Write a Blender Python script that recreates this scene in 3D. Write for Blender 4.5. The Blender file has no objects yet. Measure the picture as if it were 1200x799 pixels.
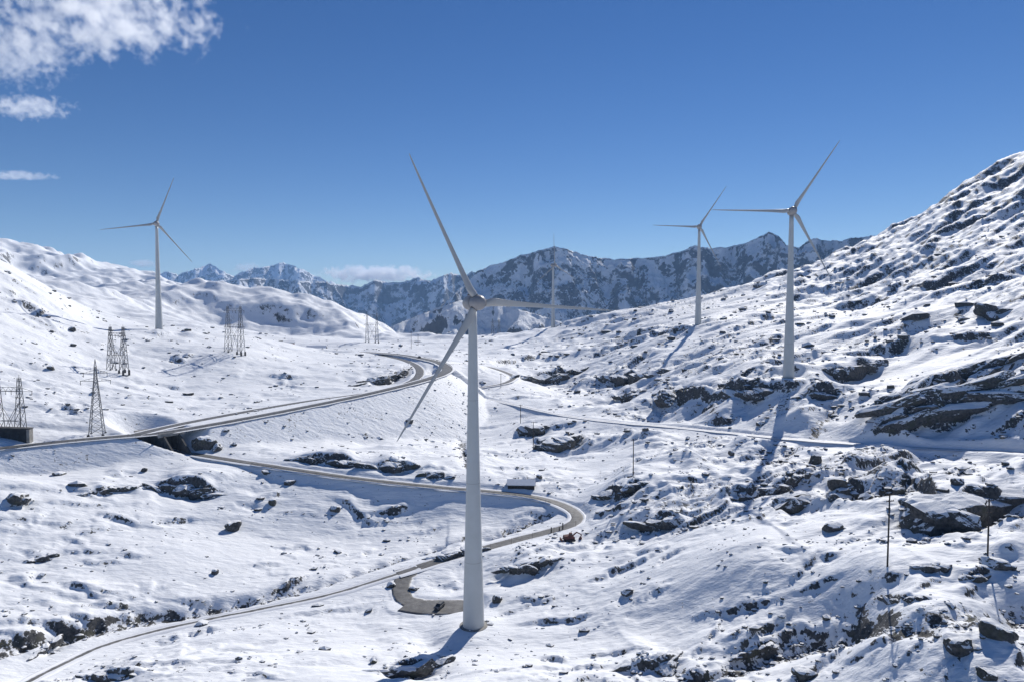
import bpy, bmesh, math, random
import numpy as np
from mathutils import Vector, Matrix, Quaternion

R = math.radians
random.seed(7)
SC = bpy.context.scene
COL = SC.collection

# ------------------------------------------------------------------ camera
CAM_Z = 95.0            # drone height above the foot of the nearest turbine
PITCH = R(2.7)
FPX = 800.0             # focal length in pixels of the 1200 px wide photograph (24 mm)
cam_d = bpy.data.cameras.new('camera')
cam_d.sensor_fit = 'HORIZONTAL'; cam_d.sensor_width = 36.0; cam_d.lens = 24.0
cam_d.clip_start = 1.0; cam_d.clip_end = 80000.0
cam = bpy.data.objects.new('camera', cam_d); COL.objects.link(cam)
cam.location = (0, 0, CAM_Z)
cam.rotation_euler = (R(90) - PITCH, 0, 0)
SC.camera = cam
HAZE = 4.0e-5            # per metre

# ------------------------------------------------------------------ light
SUN_AZ, SUN_EL = R(27), R(37.5)       # to the right of the view direction, in front of the camera
world = bpy.data.worlds.new('World'); SC.world = world
world.use_nodes = True
wt = world.node_tree
for n in list(wt.nodes): wt.nodes.remove(n)
wo = wt.nodes.new('ShaderNodeOutputWorld'); wb = wt.nodes.new('ShaderNodeBackground')
sky = wt.nodes.new('ShaderNodeTexSky'); sky.sky_type = 'NISHITA'; sky.sun_disc = False
sky.sun_elevation = SUN_EL; sky.sun_rotation = SUN_AZ
sky.altitude = 2200; sky.air_density = 1.0; sky.dust_density = 0.0; sky.ozone_density = 1.5
wb.inputs['Strength'].default_value = 0.065
hs = wt.nodes.new('ShaderNodeHueSaturation'); hs.inputs['Saturation'].default_value = 1.31; hs.inputs['Hue'].default_value = 0.511
wt.links.new(sky.outputs[0], hs.inputs['Color']); wt.links.new(hs.outputs[0], wb.inputs[0]); wt.links.new(wb.outputs[0], wo.inputs[0])
sun_d = bpy.data.lights.new('sun', 'SUN'); sun_d.energy = 4.1; sun_d.angle = R(0.53); sun_d.color = (1.0, 0.96, 0.90)
sun = bpy.data.objects.new('sun', sun_d); COL.objects.link(sun)
SUNV = Vector((math.sin(SUN_AZ)*math.cos(SUN_EL), math.cos(SUN_AZ)*math.cos(SUN_EL), math.sin(SUN_EL)))
sun.rotation_euler = SUNV.to_track_quat('Z', 'Y').to_euler(); sun.location = (300, 300, 600)
SC.view_settings.view_transform = 'Standard'; SC.view_settings.look = 'None'
SC.view_settings.exposure = 0.2; SC.view_settings.gamma = 1.0
SC.view_settings.use_curve_mapping = False
SC.cycles.use_denoising = True
SC.cycles.max_bounces = 8; SC.cycles.diffuse_bounces = 3; SC.cycles.volume_bounces = 4
SC.cycles.use_adaptive_sampling = True

# ------------------------------------------------------------------ small helpers
def P(u, v, d):
    """the place at depth d (metres straight ahead) seen at u, v of the photograph"""
    a = (u - 600.0)/FPX; b = (399.5 - v)/FPX
    y = b*math.sin(PITCH) + math.cos(PITCH); z = b*math.cos(PITCH) - math.sin(PITCH)
    k = d/y
    return (a*k, d, CAM_Z + z*k)

def tag(o, label=None, cat=None, group=None, kind=None):
    if label: o['label'] = label
    if cat: o['category'] = cat
    if group: o['group'] = group
    if kind: o['kind'] = kind
    return o

def empty(name, loc, rz=0.0):
    o = bpy.data.objects.new(name, None); COL.objects.link(o)
    o.location = loc; o.rotation_euler = (0, 0, rz); o.empty_display_size = 1.0
    return o

def link(name, me, mat=None, parent=None, loc=None, rot=None):
    if mat is not None and len(me.materials) == 0: me.materials.append(mat)
    o = bpy.data.objects.new(name, me); COL.objects.link(o)
    if parent is not None: o.parent = parent
    if loc is not None: o.location = loc
    if rot is not None: o.rotation_euler = rot
    return o

def np_mesh(name, V, F, smooth=True):
    """V (n,3), F (m,k) with k 3 or 4, all faces alike"""
    V = np.asarray(V, np.float32); F = np.asarray(F, np.int32)
    me = bpy.data.meshes.new(name)
    k = F.shape[1]
    me.vertices.add(len(V)); me.vertices.foreach_set('co', V.ravel())
    me.loops.add(F.size); me.loops.foreach_set('vertex_index', F.ravel())
    me.polygons.add(len(F)); me.polygons.foreach_set('loop_start', np.arange(0, F.size, k, dtype=np.int32))
    me.polygons.foreach_set('use_smooth', np.full(len(F), smooth, dtype=bool))
    me.update(calc_edges=True)
    return me

def attr(me, name, vals):
    a = me.attributes.new(name, 'FLOAT', 'POINT'); a.data.foreach_set('value', np.asarray(vals, np.float32).ravel())

def grid_faces(nr, nc, flip=False):
    i = np.arange(nr-1)[:, None]*nc + np.arange(nc-1)[None, :]
    i = i.ravel()
    f = np.stack([i, i+1, i+nc+1, i+nc], 1)
    return f[:, ::-1] if flip else f

class MB:
    """collects polygons of one mesh"""
    def __init__(s): s.v = []; s.f = []
    def poly(s, pts, faces):
        o = len(s.v); s.v += [tuple(p) for p in pts]; s.f += [tuple(o+i for i in f) for f in faces]
        return s
    def box(s, c, size, rz=0.0):
        cx, cy, cz = c; a, b, h = size[0]/2, size[1]/2, size[2]/2
        co, si = math.cos(rz), math.sin(rz)
        pts = []
        for z in (-h, h):
            for x, y in ((-a, -b), (a, -b), (a, b), (-a, b)):
                pts.append((cx + x*co - y*si, cy + x*si + y*co, cz + z))
        return s.poly(pts, [(3,2,1,0),(4,5,6,7),(0,1,5,4),(1,2,6,5),(2,3,7,6),(3,0,4,7)])
    def bar(s, a, b, w, w2=None, n=4):
        a = Vector(a); b = Vector(b); w2 = w if w2 is None else w2
        d = (b-a).normalized()
        up = Vector((0,0,1)) if abs(d.z) < 0.95 else Vector((1,0,0))
        e1 = d.cross(up).normalized(); e2 = d.cross(e1).normalized()
        pts = []
        for p, r in ((a, w/2), (b, w2/2)):
            for k in range(n):
                t = 2*math.pi*(k+0.5)/n
                pts.append(p + e1*math.cos(t)*r*1.2 + e2*math.sin(t)*r*1.2)
        fc = [(k, (k+1) % n, n+(k+1) % n, n+k) for k in range(n)]
        fc += [tuple(range(n-1, -1, -1)), tuple(range(n, 2*n))]
        return s.poly(pts, fc)
    def lathe(s, prof, n=32, c=(0,0,0), cap=True):
        o = len(s.v)
        for r, z in prof:
            for k in range(n):
                t = 2*math.pi*k/n
                s.v.append((c[0]+r*math.cos(t), c[1]+r*math.sin(t), c[2]+z))
        m = len(prof)
        for j in range(m-1):
            for k in range(n):
                s.f.append((o+j*n+k, o+j*n+(k+1) % n, o+(j+1)*n+(k+1) % n, o+(j+1)*n+k))
        if cap:
            s.f.append(tuple(o+k for k in range(n-1, -1, -1))); s.f.append(tuple(o+(m-1)*n+k for k in range(n)))
        return s
    def mesh(s, name, smooth=False):
        me = bpy.data.meshes.new(name); me.from_pydata([tuple(p) for p in s.v], [], s.f)
        if smooth:
            me.polygons.foreach_set('use_smooth', [True]*len(me.polygons))
        me.update(); return me
    def build(s, name, mat, parent=None, loc=None, rot=None, smooth=False):
        return link(name, s.mesh(name, smooth), mat, parent, loc, rot)

# ------------------------------------------------------------------ noise
def _h(ix, iy, seed):
    h = (ix.astype(np.int64)*374761393 + iy.astype(np.int64)*668265263 + seed*974711) & 0xFFFFFFFF
    h = ((h ^ (h >> 13))*1274126177) & 0xFFFFFFFF
    return (h ^ (h >> 16)) & 0xFFFFFFFF

def pn(x, y, seed=0):
    """gradient noise, about -1..1"""
    x = np.asarray(x, np.float64); y = np.asarray(y, np.float64)
    fx = np.floor(x); fy = np.floor(y)
    ix = fx.astype(np.int64); iy = fy.astype(np.int64); x = x-fx; y = y-fy
    u = x*x*x*(x*(x*6-15)+10); w = y*y*y*(y*(y*6-15)+10)
    def g(i, j):
        a = _h(ix+i, iy+j, seed).astype(np.float64)*(2*math.pi/4294967296.0)
        return np.cos(a)*(x-i) + np.sin(a)*(y-j)
    a0 = g(0,0); a1 = g(1,0); b0 = g(0,1); b1 = g(1,1)
    t = a0+(a1-a0)*u; b = b0+(b1-b0)*u
    return (t+(b-t)*w)*1.5

def fbm(x, y, o=4, seed=0, g=0.5, l=2.03):
    s = 0; a = 1.0; n = 0
    for k in range(o):
        s = s + a*pn(x, y, seed+k*17); n += a; a *= g; x = x*l+13.1; y = y*l-7.7
    return s/n

def ridged(x, y, o=5, seed=0, g=0.5, l=2.07):
    s = 0; a = 1.0; n = 0; wgt = 1.0
    for k in range(o):
        r = 1-np.abs(pn(x, y, seed+k*31)); r = r*r*wgt
        wgt = np.clip(r*1.6, 0, 1); s = s+a*r; n += a; a *= g; x = x*l+5.3; y = y*l+9.1
    return s/n

def sst(a, b, x):
    t = np.clip((x-a)/(b-a), 0, 1); return t*t*(3-2*t)

# ------------------------------------------------------------------ the lie of the land
ROADS = {
 'outer': dict(w=8.6, pts=[(-90,534,300),(0,525,318),(80,516,332),(150,510,343),(195,506,351),(260,495,371),(330,482,397),(400,468,428),(450,457,455),(490,447,482),(515,439,512),(524,432,550),(515,425,595),(495,420,640),(470,415.5,690),(430,412.5,740),(380,411.5,790),(330,411,830)]),
 'inner': dict(w=7.0, pts=[(158,509,345),(200,499,366),(240,491,385),(300,480,413),(360,470,440),(420,462,463),(460,455,485),(485,445,515),(492,436,555),(487,428,605),(470,421,660),(445,416,710)]),
 'lower': dict(w=5.4, pts=[(164,514,373),(176,519,364),(192,526,351),(230,532,343),(280,540,334),(340,549,326),(400,558,321),(460,565,318),(520,571,316),(580,576,315),(620,581,312),(650,588,306),(670,597,297),(677,606,288),(668,615,281),(645,622,277),(610,631,271),(570,641,263),(530,652,256),(490,664,249),(465,671,245)]),
 'valley': dict(w=2.7, pts=[(490,664,249),(440,680,240),(380,698,231),(300,714,222),(240,726,216),(180,740,209),(120,757,199),(70,780,186),(30,800,175),(-20,830,160)]),
 'spur': dict(w=6.4, pts=[(489,664,249),(474,676,242),(470,690,234),(474,702,227),(490,710,222),(515,712,220),(545,710,221)]),
 'pad': dict(w=11.0, pts=[(476,707,223),(495,710,221),(520,711,220.5),(545,710,221)]),
 'track': dict(w=3.2, pts=[(535,461,552),(600,473,508),(660,486,462),(720,494,432),(780,499,410),(850,506,378),(920,513,350),(1000,519,330),(1080,524,312),(1230,532,284)]),
 'link': dict(w=5.0, pts=[(516,426,590),(545,426,630),(572,430,640),(592,436,620),(602,442,597),(590,449,572),(560,454,560),(530,459,552)]),
}
CTRL = [
 (0,799,165),(200,799,165),(400,799,166),(600,799,166),(800,799,161),(1000,799,150),(1200,799,138),(1050,720,158),(1150,720,152),(1100,690,168),
 (300,740,206),(0,730,200),(800,740,188),(1000,740,172),(1200,740,156),(660,740,200),(460,740,206),
 (0,660,235),(200,665,244),(350,668,250),(640,660,238),(750,660,228),(900,660,198),(1040,660,180),(1157,662,180),
 (0,600,262),(120,610,270),(250,610,285),(400,620,290),(500,620,290),(590,612,296),(760,600,270),(720,640,250),(900,610,238),(1000,600,225),(1200,605,205),
 (0,565,285),(120,555,312),(320,565,318),(700,570,325),(742,562,300),(850,565,290),(1000,560,262),(1200,560,240),
 (300,530,352),(270,515,365),(340,503,392),(400,493,420),(450,485,445),(500,478,472),(530,470,500),(130,533,337),(60,541,326),(0,549,310),(380,510,395),(450,520,398),(550,520,425),(640,520,405),(760,520,375),(850,530,335),(1000,540,295),(1200,545,265),
 (450,495,450),(520,490,472),(700,475,500),(800,480,430),(920,490,372),(1050,495,325),(1200,480,305),
 (640,455,590),(720,455,540),(800,455,470),(1000,455,390),(1100,445,375),(1200,430,345),(924,442,406),
 (640,430,690),(720,425,650),(800,422,570),(870,420,500),(1000,415,455),(1100,400,440),(1200,385,420),
 (480,403,930),(560,402,920),(640,400,890),(740,395,770),(818,382,688),(900,378,640),(1000,364,640),(1100,334,620),(1200,300,600),(1200,250,800),(1100,298,780),(1030,334,780),(1280,215,800),
 (440,400,1000),(520,397,1010),(600,394,1010),(648,384,970),(740,371,910),(830,357,890),(920,335,900),(1030,292,930),(1100,250,960),(1165,203,1000),(1200,193,1020),(1320,155,1060),
 (0,500,345),(0,460,385),(0,400,460),(0,350,540),(0,308,610),(-120,250,640),(-120,480,330),(60,480,375),(60,400,500),(60,347,600),(100,378,620),(138,442,480),(114,517,345),(100,440,455),(186,386,640),(150,384,640),(200,430,520),(275,413,560),(250,470,440),(350,450,505),(350,422,610),(410,435,560),(340,406,760),(300,396,735),(240,386,700),(400,402,900),
 (200,341,1300),(240,341,1300),(280,343,1290),(320,348,1270),(350,358,1250),(380,369,1230),(410,381,1200),(438,393,1180),(300,391,1000),(350,396,1000),(400,399,1080),(250,386,900),(190,380,900),(250,374,1170),(300,384,1170),(350,392,1140),(200,365,1170),(140,356,1050),(60,340,1100),(100,348,1250),
 (-80,270,2300),(0,285,2300),(45,297,2300),(95,311,2300),(155,327,2300),(180,333,2250),(0,318,2000),(45,326,2080),(100,333,2080),(150,336,2080),(0,330,1500),(100,342,1500),(170,338,1600),
]
WCTRL = [ # plain world points x, y, height: out of sight, so that the ground goes on sensibly
 (0,70,6),(-100,70,2),(90,70,22),(-200,110,0),(180,110,60),
 (0,1500,-60),(-150,1700,-80),(180,1500,-40),(420,1500,20),(800,1450,120),(1300,1400,260),(900,1100,250),
 (-600,1700,60),(-400,1600,0),(0,2600,-200),(800,2600,-100),(1800,2400,60),(-700,3200,0),(-1800,3200,120),(-2600,2600,420),(-1500,1600,250),(2600,3000,100),(-900,900,150),(-600,800,112),(-540,800,96),(-500,800,84),
]
def _tps(r2): return 0.5*r2*np.log(r2+1e-12)
def _uv(x, y): return np.arctan2(x, y)*1.1, np.log(np.maximum(np.hypot(x, y), 20.0))
_pts = [P(*c) for c in CTRL] + list(WCTRL)
for k, r in ROADS.items():
    _pts += [P(*c) for c in (r['pts'] if k != 'lower' else r['pts'][2:])]
_pts = np.array(_pts)
_cu, _cv = _uv(_pts[:,0], _pts[:,1])
_n = len(_pts)
_K = _tps((_cu[:,None]-_cu[None])**2 + (_cv[:,None]-_cv[None])**2) + np.eye(_n)*2e-4
_A = np.zeros((_n+3, _n+3)); _A[:_n,:_n] = _K; _A[:_n,_n] = 1; _A[:_n,_n+1] = _cu; _A[:_n,_n+2] = _cv; _A[_n:,:_n] = _A[:_n,_n:].T
# work with height over distance: a bump far away may be as large as it is far
_dist = np.exp(_cv)
_sol = np.linalg.solve(_A, np.concatenate([(_pts[:,2]-CAM_Z)/_dist, np.zeros(3)]))
def H0(x, y):
    x = np.asarray(x, np.float64); y = np.asarray(y, np.float64); sh = x.shape
    u, v = _uv(x.ravel(), y.ravel()); out = np.empty(u.size)
    for a in range(0, u.size, 60000):
        b = slice(a, a+60000)
        s = _sol[_n] + _sol[_n+1]*u[b] + _sol[_n+2]*v[b]
        r2 = (u[b][:,None]-_cu[None])**2 + (v[b][:,None]-_cv[None])**2
        out[b] = s + _tps(r2) @ _sol[:_n]
    return (out*np.exp(v) + CAM_Z).reshape(sh)

_ds = np.geomspace(85, 2600, 1400)
def hit(u, v, H=None, dmin=85):
    """where the line of sight through u, v meets the land"""
    H = H or H0
    ds = _ds[_ds >= dmin]
    q = np.array([P(u, v, d) for d in ds])
    below = q[:,2] < H(q[:,0], q[:,1])
    i = int(np.argmax(below)) if below.any() else len(ds)-1
    i = max(i, 1)
    a, b = ds[i-1], ds[i]
    dd = np.linspace(a, b, 12)
    q = np.array([P(u, v, d) for d in dd]); bl = q[:,2] < H(q[:,0], q[:,1])
    j = int(np.argmax(bl)) if bl.any() else 11
    return q[j]

# roads as smooth world polylines
def catmull(pts, step=3.0):
    p = np.array(pts, float); p = np.vstack([2*p[0]-p[1], p, 2*p[-1]-p[-2]])
    out = []
    for i in range(1, len(p)-2):
        n = max(2, int(np.linalg.norm(p[i+1]-p[i])/step))
        for t in np.arange(n)/n:
            out.append(0.5*((2*p[i]) + (-p[i-1]+p[i+1])*t + (2*p[i-1]-5*p[i]+4*p[i+1]-p[i+2])*t*t + (-p[i-1]+3*p[i]-3*p[i+1]+p[i+2])*t**3))
    out.append(p[-2]); return np.array(out)
for r in ROADS.values():
    q = catmull([P(*c) for c in r['pts']])
    z = q[:,2].copy()
    for _ in range(12): z[1:-1] = (z[:-2]+z[1:-1]*2+z[2:])/4
    q[:,2] = z; r['line'] = q
# where the outer road passes over the lower one
_lo = ROADS['lower']['line']; _ou = ROADS['outer']['line']
_dm = np.hypot(_lo[:,None,0]-_ou[None,:,0], _lo[:,None,1]-_ou[None,:,1])
_il, _io = np.unravel_index(np.argmin(_dm), _dm.shape)
BRIDGE = _ou[_io].copy(); BRIDGE_LOW = _lo[_il].copy()

def line_dist(x, y, L):
    """distance to a polyline and the line's height there"""
    best = np.full(x.shape, 1e9); zz = np.zeros(x.shape)
    for a, b in zip(L[:-1], L[1:]):
        dx, dy = b[0]-a[0], b[1]-a[1]; l2 = dx*dx+dy*dy+1e-9
        t = np.clip(((x-a[0])*dx+(y-a[1])*dy)/l2, 0, 1)
        d = np.hypot(x-a[0]-t*dx, y-a[1]-t*dy)
        m = d < best
        best = np.where(m, d, best); zz = np.where(m, a[2]+t*(b[2]-a[2]), zz)
    return best, zz

GULLIES = [ # (points in the photograph, half width, depth)
 ([(640,603),(600,619),(570,629),(510,641),(450,657),(400,674),(340,691),(260,709),(170,724),(90,739),(0,762)], 3.0, 3.2),
 ([(800,800),(850,786),(900,768),(940,752),(1010,742),(1090,727),(1200,716)], 4.2, 3.4),
 ([(497,455),(540,470),(545,490),(542,515),(548,545)], 3.5, 2.5),
 ([(985,470),(960,500),(930,530),(890,550)], 3.0, 1.6),
]
# steep steps of rock: foot line in the photograph, height in its pixels, length of the back slope over height
SCARPS = [
 ([(92,586),(140,580),(175,578)],12,4),([(172,581),(215,586),(262,593)],22,4),([(0,600),(28,593),(46,592)],9,4),([(36,617),(62,603)],7,3),
 ([(0,628),(30,624)],5,4),([(120,561),(152,558)],6,5),([(28,664),(68,657)],11,3),([(62,625),(95,612)],5,4),
 ([(333,546),(380,549),(430,553)],15,3),([(425,558),(458,561),(490,558)],25,2.5),([(384,512),(425,520),(457,519)],11,5),([(488,563),(532,565)],12,4),
 ([(690,594),(730,588),(764,577)],20,4),([(738,627),(768,626),(806,621)],24,3),([(680,612),(715,604),(745,600)],9,3),
 ([(846,594),(880,588),(906,580)],16,4),([(905,583),(930,572),(952,562)],15,4),([(914,608),(934,606),(952,598)],32,2.5),([(978,597),(996,592),(1013,582)],24,2.5),
 ([(1066,622),(1100,632),(1150,622),(1212,604)],50,4),
 ([(1016,516),(1060,508),(1110,503),(1160,486),(1215,470)],34,2.5),([(1040,500),(1090,478),(1140,458),(1215,432)],26,2.5),
 ([(838,474),(880,476),(912,470)],20,3),([(926,478),(965,474),(1003,466)],18,3),([(880,446),(925,462),(990,452)],12,3),
 ([(832,462),(868,452),(906,438)],11,3),([(632,536),(655,533),(686,519)],22,3),([(600,512),(625,512),(645,504)],13,3),
 ([(700,452),(740,452),(788,442)],17,4),([(716,470),(742,472),(762,464)],12,3),([(762,478),(785,478),(806,462)],24,2.5),([(800,500),(850,498),(880,490)],8,3),
 ([(686,424),(705,420),(724,412)],10,4),([(563,428),(610,426),(662,416)],8,4),([(600,449),(640,450),(692,436)],14,4),([(560,398),(640,405),(700,400)],4,6),
 ([(872,412),(900,408),(924,398)],10,3),([(960,446),(1000,448),(1042,434)],22,4),([(1000,415),(1040,418),(1082,406)],16,4),
 ([(1138,378),(1160,380),(1184,372)],18,4),([(1050,350),(1100,340),(1150,318)],10,4),([(960,372),(1010,362),(1060,350)],9,4),([(1080,410),(1130,405),(1190,388)],12,4),
 ([(985,345),(1040,322),(1100,296)],8,3),([(1060,300),(1120,276),(1200,245)],9,3),([(1080,268),(1130,240),(1200,212)],8,3),([(740,400),(790,396),(850,380)],7,4),([(830,400),(880,385),(930,370)],7,4),
 ([(900,350),(950,335),(1010,318)],6,4),([(1100,360),(1150,345),(1210,330)],10,3),
 ([(436,800),(480,797),(534,786)],26,3),([(722,802),(765,798),(806,786)],30,3),([(858,778),(880,772),(908,760)],13,3),([(834,762),(860,758),(880,750)],8,3),
 ([(1070,672),(1092,674),(1118,670)],13,3),([(1122,684),(1146,686),(1172,682)],14,3),([(1026,708),(1060,710),(1096,706)],11,4),([(1030,680),(1048,682),(1062,676)],9,3),
 ([(498,664),(520,664),(576,652)],20,4),([(576,676),(620,672),(658,660)],14,4),([(510,683),(540,686),(575,684)],4,5),
 ([(104,717),(135,719),(168,716)],7,4),([(36,778),(55,768),(76,748)],13,3),([(92,800),(140,802),(184,796)],15,3),([(100,744),(140,738),(170,730)],8,3),([(10,755),(40,748),(66,738)],8,3),
 ([(735,646),(770,648),(792,640)],6,4),([(900,640),(925,642),(955,636)],6,5),([(950,640),(975,644),(1000,636)],8,4),
 ([(0,342),(15,352),(28,350)],8,4),([(28,364),(42,374),(56,372)],7,4),([(170,396),(185,398),(215,394)],7,5),([(105,404),(120,406),(135,402)],5,5),([(128,412),(145,414),(162,410)],5,5),
 ([(195,418),(212,428),(232,424)],7,5),([(320,448),(332,452),(342,448)],7,4),([(415,459),(450,452),(474,443),(482,436)],14,3),
 ([(180,452),(210,456),(228,454)],4,6),([(60,475),(90,488),(108,484)],5,6),([(850,538),(890,534),(930,520)],6,5),
]
def _prep():
    for s in SCARPS:
        F = np.array([hit(u, v-0.45*s[1]) for u, v in s[0]]); d = F[:,1].mean()
        yield F, s[1]/FPX*d*0.95, s[2]*1.5
SCW = list(_prep())
# smaller ledges strewn over the rough ground (they follow the strike of the rock)
_rg = np.random.default_rng(29)
while len(SCW) < len(SCARPS)+280:
    u_, v_ = _rg.uniform(-30, 1230), _rg.uniform(300, 800)
    p_ = hit(u_, v_)
    if p_[1] > 1000 or p_[1] < 120: continue
    if (u_ < 560 and _rg.uniform() < 0.35) or (u_ > 660 and v_ > 600 and _rg.uniform() < 0.65): continue
    c_ = float(fbm(np.array([p_[0]/70]), np.array([p_[1]/50]), 2, 901)[0])
    if c_+_rg.normal()*0.25 < -0.05: continue
    ln_ = _rg.uniform(8, 34)*(0.7+p_[1]/500); hh_ = _rg.uniform(0.6, 1.9)*(0.75+p_[1]/700); an_ = R(17)+_rg.normal()*0.32
    q_ = [[p_[0]+math.cos(an_)*ln_*k_+_rg.normal()*0.8, p_[1]+math.sin(an_)*ln_*k_+_rg.normal()*1.2, p_[2]] for k_ in (-0.5, -0.15, 0.2, 0.5)]
    SCW.append((np.array(q_), hh_, _rg.uniform(3, 6)))
GUW = []
for pts, w, dep in GULLIES:
    q = catmull([hit(u, v) for u, v in pts], 6.0); GUW.append((q, w, dep))
TURB = [ # u, v of the foot, depth, yaw of the rotor, angle of the first blade
 (555,732,204,25,-3.0),(924,442,406,-12,58),(818,381,688,-12,57),(648,391,985,40,95),(186.5,386,640,24,70)]
TURB_FOOT = [P(*t[:3]) for t in TURB]
ST = R(17)     # strike of the rock bands
# quiet snowfields (photograph position, radius in m): little relief
QUIET = [(hit(u, v), r) for u, v, r in [(230,650,45),(360,650,40),(470,600,32),(780,680,32),(860,700,28),(700,720,30),(480,640,18),(600,770,22),(250,720,25),(1100,430,35),(1040,470,18),(70,545,30),(450,490,50),(520,470,40),(200,535,20),(330,520,30),(700,540,20),(560,500,25),(880,630,18),(80,640,28),(540,600,25),(640,600,16),(1060,690,22),(1150,705,20),(1000,780,24),(1100,770,18),(950,700,22),(1090,650,12)]]
def scarp_add(x, y):
    add = np.zeros(x.shape); face = np.zeros(x.shape)
    for k, (F, h, Lr) in enumerate(SCW):
        m = 3+h*Lr*1.6
        bx = (x > F[:,0].min()-m) & (x < F[:,0].max()+m) & (y > F[:,1].min()-m) & (y < F[:,1].max()+m)
        if not bx.any(): continue
        X = x[bx]; Y = y[bx]
        best = np.full(X.shape, 1e9); tt = np.zeros(X.shape); ss = np.zeros(X.shape)
        seg = np.hypot(np.diff(F[:,0]), np.diff(F[:,1])); tot = seg.sum(); acc = 0
        for i in range(len(F)-1):
            dx, dy = (F[i+1]-F[i])[:2]; l = seg[i]+1e-9
            s = ((X-F[i,0])*dx+(Y-F[i,1])*dy)/l; c = np.clip(s, 0, l)
            d = np.hypot(X-F[i,0]-c*dx/l, Y-F[i,1]-c*dy/l)
            t = (-(X-F[i,0])*dy+(Y-F[i,1])*dx)/l
            q = d < best
            best = np.where(q, d, best); tt = np.where(q, np.sign(t)*d, tt); ce = np.where((s < 0) & (i == 0) | (s > l) & (i == len(F)-2), s, c)
            ss = np.where(q, acc+ce, ss); acc += l
        e = np.minimum(ss, tot-ss)/tot + 0.06*pn(X/(0.8*h+1), Y/(0.8*h+1), 300+k)
        tap = sst(-0.04, 0.42, e)*(1-sst(0.9*Lr*h, 1.5*Lr*h, np.abs(tt)))
        t = tt + 0.45*h*pn(X/(1.1*h+.5), Y/(1.1*h+.5), 90+k) + 0.15*h*pn(X/(.35*h+.3), Y/(.35*h+.3), 140+k)
        w = 0.5*h+0.002*F[:,1].mean()
        hv = 0.55+0.6*sst(-0.45, 0.35, fbm(X/(2.6*h+1), Y/(2.6*h+1), 2, 500+k))
        tap = tap*hv
        prof = np.where(t < w*0.5, -0.5*h*np.exp(np.minimum(t, 0)/(2.2*h)), 0.5*h*np.exp(-np.maximum(t-w, 0)/(0.55*Lr*h)))
        prof = np.where((t >= 0) & (t <= w), h*(sst(0, w, t)-0.5), prof)
        a = add[bx]; a += prof*tap; add[bx] = a
        f = face[bx]; f = np.maximum(f, ((t > -0.1*h) & (t < w*1.05))*tap); face[bx] = f
    return add, face

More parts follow.
